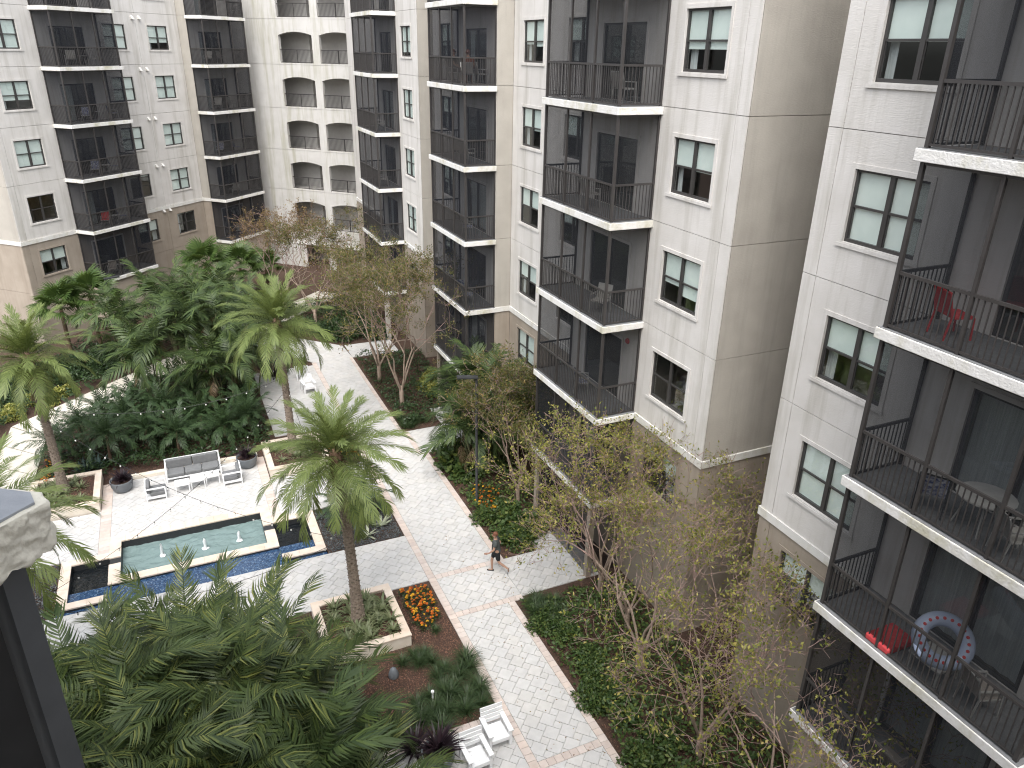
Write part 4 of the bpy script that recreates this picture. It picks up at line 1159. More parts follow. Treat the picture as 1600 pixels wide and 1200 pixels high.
string_lights('front', 'near_left', 3.8, 3.8, 0.8, 'bulb string above the near side of the pool')

# walking person -----------------------------------------------------
def skin_body(name, joints, edges, mat, parent, sub=2):
    me = bpy.data.meshes.new(name); me.from_pydata([j[0] for j in joints], edges, [])
    o = bpy.data.objects.new(name, me); col.objects.link(o); o.parent = parent
    md = o.modifiers.new('skin', 'SKIN')
    for i, j in enumerate(joints):
        sv = me.skin_vertices[0].data[i]; sv.radius = (j[1], j[2] if len(j) > 2 else j[1]); sv.use_root = (i == 0)
    o.modifiers.new('sub', 'SUBSURF').levels = sub
    o.modifiers['sub'].render_levels = sub
    me.materials.append(mat); return o
M['skin'] = mat_surface('skin', (0.36, 0.22, 0.16), (0.40, 0.25, 0.18), rough=0.6)
M['shirt'] = mat_surface('dark_shirt', (0.055, 0.065, 0.065), (0.075, 0.085, 0.085), rough=0.95, nscale=14)
M['shorts'] = mat_surface('black_shorts', (0.012, 0.013, 0.016), (0.018, 0.02, 0.024), rough=0.9)
M['hair'] = mat_surface('reddish_hair', (0.12, 0.045, 0.025), (0.17, 0.07, 0.04), rough=0.7, nscale=40)
per = thing('person', 'person in dark shirt, black shorts and flip-flops walking across the main walk', 'person', (9.12, 20.98, 0.035), R(150))
# local: facing +x; right leg forward, left leg trailing with the heel lifted
J = [((0, 0, .96), .13, .105), ((.01, 0, 1.15), .115, .10), ((.02, 0, 1.36), .135, .105), ((.03, 0, 1.47), .07), ((.045, 0, 1.55), .052), ((.06, 0, 1.63), .085, .075), ((.06, 0, 1.71), .08, .07),
     ((.06, -.09, .86), .085), ((.17, -.09, .50), .058), ((.16, -.09, .10), .038), ((.15, -.09, .035), .035), ((.30, -.09, .025), .03),
     ((-.06, .09, .86), .085), ((-.11, .09, .52), .058), ((-.42, .09, .28), .04), ((-.47, .09, .25), .036), ((-.47, .09, .12), .028),
     ((.02, -.19, 1.42), .055), ((-.12, -.24, 1.17), .043), ((.02, -.25, .93), .032), ((.05, -.25, .86), .03),
     ((.02, .19, 1.42), .055), ((.06, .24, 1.15), .043), ((.24, .22, .98), .032), ((.31, .20, .95), .03)]
Ed = [(0,1),(1,2),(2,3),(3,4),(4,5),(5,6),(0,7),(7,8),(8,9),(9,10),(10,11),(0,12),(12,13),(13,14),(14,15),(15,16),(2,17),(17,18),(18,19),(19,20),(2,21),(21,22),(22,23),(23,24)]
def add_hand(base, dirv, side):
    i0 = base
    b = Vector(J[i0][0])
    for k, (off, ln) in enumerate(((-.028, .075), (-.01, .088), (.01, .083), (.028, .066))):
        p = b + Vector((0, 0, 0)) + dirv * .03 + side * off
        q = p + dirv * ln * .55; r_ = q + dirv * ln * .4 + Vector((.012, 0, -.006))
        J.append((tuple(q), .010)); J.append((tuple(r_), .009)); n = len(J); Ed.append((i0, n - 2)); Ed.append((n - 2, n - 1))
    q = b + side * -.045 + Vector((.03, 0, -.01)); J.append((tuple(q), .011)); J.append((tuple(q + dirv * .035), .010)); n = len(J); Ed.append((i0, n - 2)); Ed.append((n - 2, n - 1))
add_hand(20, Vector((.25, 0, -.97)).normalized(), Vector((.97, 0, .25)))
add_hand(24, Vector((.97, -.1, -.2)).normalized(), Vector((0, 0, 1)))
skin_body('body', J, Ed, M['skin'], per)
S_ = [((0, 0, .88), .19, .165), ((0, 0, 1.0), .185, .155), ((.01, 0, 1.15), .17, .145), ((.02, 0, 1.36), .175, .14), ((.03, 0, 1.46), .09), ((.02, -.19, 1.42), .085), ((-.07, -.225, 1.26), .075), ((.02, .19, 1.42), .085), ((.045, .225, 1.26), .075)]
skin_body('shirt', S_, [(0,1),(1,2),(2,3),(3,4),(3,5),(5,6),(3,7),(7,8)], M['shirt'], per)
P_ = [((0, 0, 1.02), .165, .14), ((0, 0, .92), .165, .14), ((.06, -.09, .84), .105), ((.14, -.09, .58), .086), ((-.06, .09, .84), .105), ((-.10, .09, .58), .086)]
skin_body('shorts', P_, [(0,1),(1,2),(2,3),(1,4),(4,5)], M['shorts'], per)
hm = MB(); n1, n2 = 14, 8
for i in range(n2 + 1):
    th = (math.pi * 0.62) * i / n2
    for j in range(n1):
        ph = 2 * math.pi * j / n1; hm.v.append((.045 + .098 * math.sin(th) * math.cos(ph) - .012, .088 * math.sin(th) * math.sin(ph), 1.685 + .105 * math.cos(th)))
for i in range(n2):
    for j in range(n1): hm.f.append((i * n1 + j, i * n1 + (j + 1) % n1, (i + 1) * n1 + (j + 1) % n1, (i + 1) * n1 + j))
hm.build('hair', M['hair'], per, smooth=True)
fc = MB(); fc.box(.135, .165, -.012, .012, 1.615, 1.66)
fc.build('nose', M['skin'], per)
for sy in (-.032, .032): MB().lathe([(.001, .012), (.01, .008), (.013, 0), (.01, -.008), (.001, -.012)], 8, (.135, sy, 1.672)).build('eye', M['shorts'], per)
for sy in (-.083, .083): MB().box(.03, .06, sy - .01, sy + .01, 1.62, 1.68).build('ear', M['skin'], per)
MB().box(.13, .145, -.028, .028, 1.585, 1.594).build('mouth', M['red_cloth'], per)
for (x, y, z, ry) in ((.22, -.09, 0, 0), (-.475, .09, .175, R(80))):
    o = MB().prism([(-.13, -.035), (.06, -.05), (.13, -.02), (.13, .02), (.06, .05), (-.13, .035)], 0, .018).build('flip_flop', M['shorts'], per); o.location = (x, y, z); o.rotation_euler = (0, ry, 0)

# two people seated on the fifth balcony of the far bay
PSA, PSB = (12.42, 32.1), (12.62, 34.4)
M['shirt_red'] = mat_surface('rust_shirt', (0.20, 0.085, 0.06), (0.25, 0.11, 0.08), rough=0.95, nscale=14)
def seated(x, y, z, rz, label, shirt):
    t = thing('person', label, 'person', (x, y, z), rz)
    Jn = [((0, 0, .55), .13, .11), ((-.02, 0, .75), .12, .10), ((0, 0, .98), .135, .105), ((.01, 0, 1.08), .07), ((.02, 0, 1.15), .052), ((.03, 0, 1.23), .085, .075), ((.03, 0, 1.31), .08, .07),
          ((.05, -.1, .53), .085), ((.42, -.11, .52), .062), ((.44, -.11, .10), .04), ((.55, -.11, .04), .03), ((.05, .1, .53), .085), ((.42, .11, .52), .062), ((.44, .11, .10), .04), ((.55, .11, .04), .03),
          ((0, -.19, 1.03), .055), ((.06, -.25, .78), .043), ((.28, -.2, .66), .033), ((.35, -.19, .66), .03), ((0, .19, 1.03), .055), ((.06, .25, .78), .043), ((.28, .2, .66), .033), ((.35, .19, .66), .03)]
    Es = [(0,1),(1,2),(2,3),(3,4),(4,5),(5,6),(0,7),(7,8),(8,9),(9,10),(0,11),(11,12),(12,13),(13,14),(2,15),(15,16),(16,17),(17,18),(2,19),(19,20),(20,21),(21,22)]
    for b0, sy in ((18, -1), (22, 1)):
        b = Vector(Jn[b0][0])
        for off, ln in ((-.028, .075), (-.01, .088), (.01, .083), (.028, .066)):
            q = b + Vector((.03 + ln * .5, off, 0)); r_ = q + Vector((ln * .35, 0, -.02)); Jn.append((tuple(q), .010)); Jn.append((tuple(r_), .009)); n = len(Jn); Es += [(b0, n - 2), (n - 2, n - 1)]
        q = b + Vector((.03, -.045 * sy, 0)); Jn.append((tuple(q), .011)); Jn.append((tuple(q + Vector((.035, 0, 0))), .010)); n = len(Jn); Es += [(b0, n - 2), (n - 2, n - 1)]
    skin_body('body', Jn, Es, M['skin'], t)
    skin_body('shirt', [((0, 0, .52), .175, .15), ((-.02, 0, .75), .165, .14), ((0, 0, .98), .175, .14), ((.01, 0, 1.07), .09), ((0, -.19, 1.03), .08), ((.04, -.235, .88), .07), ((0, .19, 1.03), .08), ((.04, .235, .88), .07)], [(0,1),(1,2),(2,3),(2,4),(4,5),(2,6),(6,7)], shirt, t)
    skin_body('trousers', [((0, 0, .54), .15, .13), ((.08, -.1, .53), .11), ((.36, -.11, .52), .09), ((.08, .1, .53), .11), ((.36, .11, .52), .09)], [(0,1),(1,2),(0,3),(3,4)], M['shorts'], t)
    h2 = MB()
    for i in range(9):
        th = (math.pi * 0.62) * i / 8
        for j in range(14):
            ph = 2 * math.pi * j / 14; h2.v.append((.003 + .098 * math.sin(th) * math.cos(ph), .088 * math.sin(th) * math.sin(ph), 1.285 + .105 * math.cos(th)))
    for i in range(8):
        for j in range(14): h2.f.append((i * 14 + j, i * 14 + (j + 1) % 14, (i + 1) * 14 + (j + 1) % 14, (i + 1) * 14 + j))
    h2.build('hair', M['hair'], t, smooth=True)
    MB().box(.105, .135, -.012, .012, 1.215, 1.26).build('nose', M['skin'], t)
    for sy in (-.032, .032): MB().lathe([(.001, .012), (.01, .008), (.013, 0), (.01, -.008), (.001, -.012)], 8, (.105, sy, 1.272)).build('eye', M['shorts'], t)
    for sy in (-.083, .083): MB().box(0, .03, sy - .01, sy + .01, 1.22, 1.28).build('ear', M['skin'], t)
    MB().box(.10, .115, -.028, .028, 1.185, 1.194).build('mouth', M['red_cloth'], t)
patio_chair(PSA[0], PSA[1], LV(5), R(150), 'chair under the person by the corner post, fifth balcony of the far bay')
seated(PSA[0], PSA[1], LV(5), R(60), 'person in rust top seated by the corner post of a fifth-floor balcony', M['shirt_red'])
patio_chair(PSB[0], PSB[1], LV(5), R(60), 'chair under the person deeper inside, fifth balcony of the far bay')
seated(PSB[0], PSB[1], LV(5), R(-30), 'person in dark top seated deeper inside a fifth-floor balcony behind the screens', M['shirt'])
o = MB().lathe([(.001, -.06), (.08, -.06), (.10, -.02), (.10, 0)], 16).build('fire_bell', M['red_cloth'], bM); o.rotation_euler = (R(-90), 0, 0); o.location = (39.65 - 20.08, -.001, LV(2) + 2.3)
# ------------------------------------------------------------------ plants
def np_mesh(name, V, F, mat, smooth=False):
    """V (n,3) array, F (m,k) int array of equal-sized faces"""
    me = bpy.data.meshes.new(name)
    V = np.asarray(V, dtype=np.float32); F = np.asarray(F, dtype=np.int32); k = F.shape[1]
    me.vertices.add(len(V)); me.vertices.foreach_set('co', V.ravel())
    me.loops.add(F.size); me.loops.foreach_set('vertex_index', F.ravel())
    me.polygons.add(len(F)); me.polygons.foreach_set('loop_start', np.arange(0, F.size, k, dtype=np.int32))
    me.update(calc_edges=True); me.validate()
    me.materials.append(mat)
    return me

def leaf_quads(P, D, Nn, ln, wd, fold=0.25):
    """diamond leaves: base P, direction D, normal Nn, lengths and widths (arrays)"""
    n = len(P); S = np.cross(D, Nn); S /= np.linalg.norm(S, axis=1)[:, None] + 1e-9
    ln = np.asarray(ln)[:, None]; wd = np.asarray(wd)[:, None]
    V = np.empty((n, 4, 3))
    V[:, 0] = P; V[:, 1] = P + D * ln * .45 + S * wd + Nn * wd * fold; V[:, 2] = P + D * ln - Nn * ln * .08; V[:, 3] = P + D * ln * .45 - S * wd + Nn * wd * fold
    return V.reshape(-1, 3), np.arange(4 * n).reshape(n, 4)

def unit(a): return a / (np.linalg.norm(a, axis=1)[:, None] + 1e-9)

M['sylv'] = mat_leaf('palm_leaf_light', (0.10, 0.14, 0.042), (0.18, 0.225, 0.075), trans=0.3)
M['areca'] = mat_leaf('areca_leaf', (0.026, 0.046, 0.016), (0.084, 0.118, 0.036), trans=0.3, c3=(0.17, 0.19, 0.05))
M['areca_dark'] = mat_leaf('areca_leaf_dark', (0.028, 0.05, 0.018), (0.072, 0.108, 0.036), trans=0.22, c3=(0.09, 0.13, 0.035))
M['pygmy'] = mat_leaf('pygmy_palm_leaf', (0.026, 0.052, 0.021), (0.058, 0.098, 0.038), trans=0.2)
M['fan'] = mat_leaf('fan_palm_leaf', (0.045, 0.085, 0.022), (0.09, 0.14, 0.04), trans=0.3)
M['dkshrub'] = mat_leaf('shrub_leaf_dark', (0.016, 0.036, 0.013), (0.045, 0.078, 0.026), trans=0.2)
M['mdshrub'] = mat_leaf('shrub_leaf_green', (0.03, 0.062, 0.016), (0.075, 0.12, 0.035), trans=0.25, c3=(0.13, 0.16, 0.04))
M['variegated'] = mat_leaf('variegated_leaf', (0.10, 0.14, 0.03), (0.34, 0.34, 0.09), trans=0.25, c3=(0.45, 0.42, 0.16))
M['grass'] = mat_leaf('liriope_blade', (0.026, 0.052, 0.020), (0.068, 0.105, 0.042), trans=0.2)
M['brom'] = mat_leaf('bromeliad_blade', (0.10, 0.135, 0.06), (0.20, 0.22, 0.12), trans=0.2)
M['purple'] = mat_leaf('purple_black_blade', (0.014, 0.009, 0.013), (0.035, 0.020, 0.026), trans=0.1)
M['agave'] = mat_leaf('agave_blade', (0.20, 0.235, 0.17), (0.34, 0.36, 0.26), trans=0.1)
M['bluegrey'] = mat_leaf('blue_agave_blade', (0.06, 0.10, 0.09), (0.10, 0.15, 0.14), trans=0.1)
M['myrtle'] = mat_leaf('myrtle_leaf', (0.055, 0.078, 0.024), (0.145, 0.145, 0.045), trans=0.4, c3=(0.27, 0.20, 0.07))
M['myrtle_dry'] = mat_leaf('myrtle_leaf_dry', (0.12, 0.075, 0.035), (0.20, 0.15, 0.06), trans=0.35, c3=(0.26, 0.22, 0.09))
M['myrtle_yel'] = mat_leaf('myrtle_leaf_yellow', (0.10, 0.14, 0.03), (0.28, 0.28, 0.07), trans=0.45, c3=(0.42, 0.36, 0.12))
M['bark'] = mat_surface('myrtle_bark', (0.22, 0.165, 0.125), (0.33, 0.26, 0.21), rough=0.85, nscale=9, stretch=(1, 1, .25), bump=0.3, bscale=25)
M['twig'] = mat_surface('twig_bark', (0.24, 0.16, 0.135), (0.34, 0.245, 0.215), rough=0.85, nscale=5)
M['palmbark'] = mat_surface('palm_bark', (0.10, 0.062, 0.038), (0.17, 0.115, 0.08), rough=0.9, nscale=20, bump=0.5, bscale=40, piece=((1, 1, 1), (.8, .8, .8), (1.2, 1.15, 1.1)))
M['palmbark_grey'] = mat_surface('palm_bark_grey', (0.15, 0.12, 0.095), (0.24, 0.20, 0.165), rough=0.9, nscale=16, bump=0.5, bscale=40, piece=((1, 1, 1), (.8, .8, .8), (1.2, 1.18, 1.15)))
M['cane'] = mat_surface('areca_cane', (0.10, 0.11, 0.05), (0.17, 0.165, 0.09), rough=0.6, nscale=3, stretch=(1, 1, 5))
M['stalk'] = mat_surface('frond_stalk', (0.12, 0.14, 0.04), (0.16, 0.17, 0.06), rough=0.5)
M['petal_o'] = mat_leaf('marigold_orange', (0.45, 0.10, 0.015), (0.62, 0.20, 0.02), trans=0.2)
M['petal_y'] = mat_leaf('marigold_yellow', (0.60, 0.32, 0.02), (0.70, 0.45, 0.04), trans=0.2)

def frond_mesh(name, L, nl, ll, lw, arch, vee, droop, mat, seed, start=0.16, phi0=72, phi1=22, curl=0.0, jit=0.08):
    """pinnate frond along +x, arching down; leaflets of two blades each"""
    rnd = np.random.RandomState(seed)
    k = 13; ts = np.linspace(0, 1, k); th = -arch * ts ** 1.4
    dx = np.cos(th) * L / (k - 1); dz = np.sin(th) * L / (k - 1)
    px = np.concatenate([[0], np.cumsum(dx[:-1])]); pz = np.concatenate([[0], np.cumsum(dz[:-1])]); py = curl * L * ts ** 2
    V = []; F = []
    for i in range(k):                            # rachis as a thin three-sided stalk
        r = 0.016 * (1 - .8 * ts[i]) * (L / 2.2) + .003
        V += [(px[i], py[i] - r, pz[i]), (px[i], py[i] + r, pz[i]), (px[i], py[i], pz[i] - r * 1.3)]
    tris = []
    for i in range(k - 1):
        for a, b in ((0, 1), (1, 2), (2, 0)):
            F.append((i * 3 + a, i * 3 + b, (i + 1) * 3 + b)); F.append((i * 3 + a, (i + 1) * 3 + b, (i + 1) * 3 + a))
    for side in (-1, 1):
        for j in range(nl):
            t = start + (1 - start) * (j + .5 + rnd.uniform(-.3, .3)) / nl
            x = np.interp(t, ts, px); z = np.interp(t, ts, pz); y = np.interp(t, ts, py); a = np.interp(t, ts, th)
            tang = np.array((math.cos(a), 0, math.sin(a))); up = np.array((-math.sin(a), 0, math.cos(a)))
            u = (t - start) / (1 - start)
            prof = (0.45 + 0.55 * math.sin(math.pi * min(1, u * 1.25 + .12) ** .8)) if u < .72 else max(.3, 1.0 - (u - .72) * 2.1)
            l = ll * prof * rnd.uniform(.88, 1.1); phi = math.radians(phi0 + (phi1 - phi0) * u + rnd.uniform(-6, 6))
            v = vee + rnd.uniform(-jit, jit) * 2
            d = tang * math.cos(phi) + (np.array((0, side, 0)) * math.cos(v) + up * math.sin(v)) * math.sin(phi)
            d /= np.linalg.norm(d)
            base = np.array((x, y, z)); w = lw * (0.7 + .3 * prof)
            s = np.cross(d, up); s /= np.linalg.norm(s) + 1e-9
            mid = base + d * l * .5 + np.array((0, 0, -droop * l * .18)); tip = base + d * l * .93 + np.array((0, 0, -droop * l * .75))
            b = len(V)
            V += [tuple(base - s * w * .3), tuple(base + s * w * .3), tuple(mid + s * w * .5), tuple(mid - s * w * .5), tuple(tip)]
            F += [(b, b + 1, b + 2), (b, b + 2, b + 3), (b + 3, b + 2, b + 4)]
    return np_mesh(name, np.array(V), np.array(F), mat)

def island_free_leaf(mat): return mat
M['dead'] = mat_leaf('dead_frond', (0.14, 0.095, 0.05), (0.24, 0.175, 0.10), trans=0.15)
SYLV = [frond_mesh('frond', 2.35, 46, .50, .029, a, .35, .4, M['sylv'], i, phi0=66, phi1=24, curl=c) for i, (a, c) in enumerate(((.55, .03), (.9, -.04), (1.25, .05), (1.5, -.03)))]
SYLV_DEAD = frond_mesh('frond', 2.0, 26, .40, .03, .7, -.2, .8, M['dead'], 9, phi0=50, phi1=20)
AREC = [frond_mesh('frond', 2.6, 40, .66, .040, a, .40, .85, M['areca'], 20 + i, phi0=74, phi1=34, curl=c) for i, (a, c) in enumerate(((.75, .04), (1.3, -.06), (1.8, .07), (2.2, -.05)))]
AREC_DEAD = frond_mesh('frond', 2.0, 24, .5, .03, 1.2, -.2, .9, M['dead'], 29, phi0=55, phi1=25)
ARED = [frond_mesh('frond', 2.4, 24, .66, .062, a, .38, .85, M['areca_dark'], 30 + i, phi0=74, phi1=34, curl=c) for i, (a, c) in enumerate(((.75, .04), (1.3, -.06), (1.8, .07), (2.2, -.05)))]
PYGM = [frond_mesh('frond', 1.2, 26, .26, .022, a, .25, .5, M['pygmy'], 40 + i, phi0=68, phi1=28, curl=c) for i, (a, c) in enumerate(((.6, .04), (1.1, -.05), (1.6, .05)))]

def trunk_mesh(h, r0, r1, lean, seed, mat, boots=True):
    m = MB(); rnd = random.Random(seed); n = 18
    pts = []; rad = []
    for i in range(n + 1):
        t = i / n; pts.append((lean[0] * t * t * .6 + lean[0] * t * .4, lean[1] * t * t * .6 + lean[1] * t * .4, h * t)); rad.append(r0 + (r1 - r0) * t + (0.1 * (1 - t) ** 8))
    m.tube(pts, [r * .9 for r in rad], 12)
    if boots:                                    # old leaf bases in a spiral
        nb_ = int(h / 0.018)
        for i in range(nb_):
            t = (i + .5) / nb_; a = i * 2.39996; p = Vector(pts[min(n, int(t * n))]).lerp(Vector(pts[min(n, int(t * n) + 1)]), t * n - int(t * n)); r = r0 + (r1 - r0) * t + (0.1 * (1 - t) ** 8)
            o = Vector((math.cos(a), math.sin(a), 0)); s = Vector((-o.y, o.x, 0)); q = p + o * r * .86; w = .052 * rnd.uniform(.8, 1.2); hh = .055
            b = len(m.v)
            m.v += [tuple(q - s * w), tuple(q - Vector((0, 0, hh))), tuple(q + s * w), tuple(q + Vector((0, 0, hh * .7))), tuple(q + o * .042 + Vector((0, 0, hh * .55)))]
            m.f += [(b, b + 1, b + 4), (b + 1, b + 2, b + 4), (b + 2, b + 3, b + 4), (b + 3, b, b + 4)]
    return m.mesh('trunk', mat), pts[-1]

def date_palm(x, y, z0, h, lean, nf, seed, label, spread=1.0):
    t = thing('palm_tree', label, 'palm tree', (x, y, z0)); rnd = random.Random(seed)
    me, top = trunk_mesh(h, .185, .155, lean, seed, M['palmbark_grey'])
    put(me, 'trunk', t)
    up = MB(); up.lathe([(.15, -.75), (.205, -.4), (.23, -.1), (.17, .12), (.05, .3), (.001, .32)], 12)
    c = up.build('crown_shaft', M['palmbark'], t, smooth=True); c.location = top
    for i in range(26):                          # dry boots under the crown
        a = i * 2.4; zz = -.75 + .7 * i / 26
        b = MB(); o = Vector((math.cos(a), math.sin(a), 0)); b.bar(Vector(top) + o * .17 + Vector((0, 0, zz)), Vector(top) + o * .33 + Vector((0, 0, zz + .16)), .05, .02); b.build('leaf_base', M['palmbark'], t)
    for i in range(nf):
        q = (i + .5) / nf; az = i * 2.39996 + rnd.uniform(-.2, .2); el = R(82 - 112 * q ** 1.1 + rnd.uniform(-8, 8))
        kind = min(3, int(q * 3.2 + rnd.uniform(0, .9))); sc = (0.72 + .36 * min(1, q * 2.2)) * rnd.uniform(.9, 1.08) * spread
        put(SYLV[kind], 'frond', t, loc=(top[0], top[1], top[2] + .12 - .25 * q), rot=(rnd.uniform(-.25, .25), -el, az), scale=sc)
    for i in range(4): put(SYLV_DEAD, 'dead_frond', t, loc=(top[0], top[1], top[2] - .15), rot=(rnd.uniform(-.4, .4), R(rnd.uniform(35, 62)), i * 1.7 + seed), scale=rnd.uniform(.6, .85))
    return t

date_palm(3.75, 20.0, 0.36, 6.35, (-.3, -.05), 58, 1, 'palm with bright feathery crown in the planter beside the orange flower bed', 1.0)
date_palm(3.72, 32.5, 0.36, 6.35, (-.1, .1), 54, 2, 'palm with feathery crown rising right of the sofa, behind the front palm', 1.08)
date_palm(-5.75, 32.7, 0.36, 6.0, (-.1, .15), 54, 3, 'palm with feathery crown left of the sofa, beside the concrete path', 1.05)
date_palm(-5.65, 20.0, 0.36, 6.2, (.2, -.1), 46, 4, 'palm whose fronds reach out from behind the balcony corner at the left edge', 1.1)

def areca(x, y, ncane, hmin, hmax, seed, label, group, lib=None, spread=.8, fl=1.0, z0=0.0):
    lib = lib or AREC
    t = thing('areca_palm', label, 'palm', (x, y, z0), 0, group); rnd = random.Random(seed)
    for i in range(ncane):
        a = rnd.uniform(0, 6.28); r = rnd.uniform(.05, .45); bx, by = r * math.cos(a), r * math.sin(a)
        h = rnd.uniform(hmin, hmax); ln = spread * rnd.uniform(.4, 1.2) * h / 3.5
        tx, ty = bx + ln * math.cos(a), by + ln * math.sin(a)
        pts = [(bx, by, 0), (bx + (tx - bx) * .25, by + (ty - by) * .25, h * .35), (bx + (tx - bx) * .6, by + (ty - by) * .6, h * .7), (tx, ty, h)]
        MB().tube(pts, [.045, .04, .036, .028], 6, cap=False).build('cane', M['cane'], t)
        nf = rnd.randint(6, 8)
        for j in range(nf):
            q = (j + .5) / nf; az = a + j * 2.4 + rnd.uniform(-.3, .3); el = R(84 - 72 * q + rnd.uniform(-8, 8)); kind = min(3, int(q * 3.2 + rnd.uniform(.35, 1.2)))
            put(lib[kind], 'frond', t, loc=(tx, ty, h - .12 * q), rot=(rnd.uniform(-.5, .5), -el, az), scale=fl * rnd.uniform(.75, 1.1))
        if rnd.random() < .45: put(AREC_DEAD, 'dead_frond', t, loc=(tx, ty, h - .2), rot=(rnd.uniform(-.5, .5), R(rnd.uniform(10, 50)), rnd.uniform(0, 6.28)), scale=fl * rnd.uniform(.6, .9))
    return t

# dense clumps at the lower left, nearest the camera
GA = 'areca clumps massed at the lower left'
for i, (x, y, n, h0, h1, lab) in enumerate((
 (-3.7, 16.9, 6, 1.6, 2.7, 'areca palm of the lower-left mass, far row, nearest the left dark basin'), (-1.6, 17.6, 7, 1.9, 3.1, 'areca palm of the lower-left mass whose tips overlap the blue tiled basin'),
 (0.0, 16.8, 6, 1.8, 2.9, 'areca palm of the lower-left mass, far row, nearest the planted front palm'), (-3.3, 15.2, 8, 2.4, 3.8, 'areca palm of the lower-left mass right beside the dark grey post'),
 (-1.6, 15.3, 8, 2.8, 4.2, 'areca palm in the middle of the lower-left mass'), (0.0, 14.6, 7, 2.4, 3.7, 'areca palm of the lower-left mass, middle row, on its right'),
 (1.1, 13.6, 5, 1.7, 2.7, 'areca palm of the lower-left mass bordering the brown mulch'), (-2.5, 13.5, 8, 3.0, 4.6, 'areca palm at the bottom edge beside the dark grey post'),
 (-0.9, 12.9, 8, 2.8, 4.4, 'areca palm at the bottom edge, middle of the lower-left mass'), (0.5, 12.2, 7, 2.0, 3.3, 'areca palm at the bottom edge, right part of the lower-left mass'),
 (1.7, 11.6, 5, 1.3, 2.2, 'low areca palm at the bottom edge left of the purple spiky plant'), (1.2, 16.4, 4, .8, 1.4, 'low areca palm in front of the front planter wall'))):
    areca(x, y, n, h0, h1, 100 + i, lab, GA, AREC if i % 3 else ARED, fl=1.05)
GB = 'areca clumps in the bed behind the sofa'
for i, (x, y, n, h0, h1, lab) in enumerate((
 (-1.9, 40.6, 6, 2.6, 4.6, 'tall areca palm with bare canes beside the concrete path, left in the garden'), (0.5, 41.6, 7, 3.0, 5.0, 'tallest areca palm with bare canes, right of the visible concrete path'),
 (2.2, 43.2, 7, 2.8, 4.8, 'areca palm just left of the crown of the palm right of the sofa'), (-3.4, 46.6, 6, 2.2, 3.8, 'areca palm beyond the concrete path near the left lamp post'),
 (-0.6, 48.6, 8, 2.6, 4.2, 'areca palm beyond the concrete path before the left building'), (1.4, 38.9, 5, 2.0, 3.2, 'lower areca palm between the pygmy palms and the tall bare canes'),
 (1.7, 47.4, 7, 2.8, 4.4, 'areca palm beyond the path, nearest the dark shrubs at the garden end'), (3.0, 40.6, 5, 1.8, 3.0, 'areca palm at the edge of the nook with white chairs'))):
    areca(x, y, n, h0, h1, 140 + i, lab, GB, ARED, fl=1.0)
GC = 'areca palms against the middle right building'
for i, (x, y, n, h0, h1, lab) in enumerate((
 (11.6, 29.4, 6, 1.6, 3.4, 'grey-green areca palm leaning over the side path and its white chair'), (12.3, 30.2, 7, 2.0, 4.0, 'grey-green areca palm close under the far bay of the middle right building'),
 (12.6, 28.3, 6, 2.2, 4.2, 'grey-green areca palm against the recessed wall of the middle right building'), (11.4, 28.0, 5, 1.4, 2.8, 'low grey-green areca palm behind the lamp post'))):
    areca(x, y, n, h0, h1, 170 + i, lab, GC, ARED, fl=1.0, spread=1.0)

def small_palm(x, y, h, nf, seed, label, group, lib=PYGM, sc=1.0):
    t = thing('pygmy_palm', label, 'palm', (x, y, 0), 0, group); rnd = random.Random(seed)
    me, top = trunk_mesh(h, .07, .06, (rnd.uniform(-.15, .15), rnd.uniform(-.15, .15)), seed, M['palmbark'], boots=False); put(me, 'trunk', t)
    for i in range(nf):
        q = (i + .5) / nf; el = R(80 - 95 * q + rnd.uniform(-8, 8))
        put(lib[min(2, int(q * 3))], 'frond', t, loc=(top[0], top[1], top[2]), rot=(rnd.uniform(-.3, .3), -el, i * 2.4), scale=sc * rnd.uniform(.85, 1.15))
GP = 'feathery pygmy palms in the bed behind the sofa'
ORD = ('leftmost', 'second from left', 'third from left', 'fourth from left', 'fifth from left')
for row, pts in (('front', ((-6.2, 35.6), (-4.1, 35.3), (-1.2, 35.2), (0.9, 35.5), (2.2, 35.6))), ('middle', ((-5.2, 36.8), (-2.6, 36.2), (-0.1, 36.9), (2.2, 37.0))), ('third', ((-3.3, 37.6), (-1.7, 37.6))), ('back', ((-4.6, 39.4), (-2.9, 39.3), (-0.2, 38.8)))):
    for i, (x, y) in enumerate(pts):
        small_palm(x, y, random.Random(i + len(row)).uniform(.7, 1.7), 26, 200 + i + 7 * len(row), 'dark feathery pygmy palm behind the sofa, %s row, %s' % (row, ORD[i]), GP, sc=1.25)
for i, (x, y) in enumerate(((4.75, 26.9), (5.5, 27.0), (5.1, 26.3))):
    small_palm(x, y, .55, 24, 230 + i, 'blue-green pygmy palm in the dark gravel behind the front palm trunk', 'pygmy palms in the gravel bed', sc=1.15)

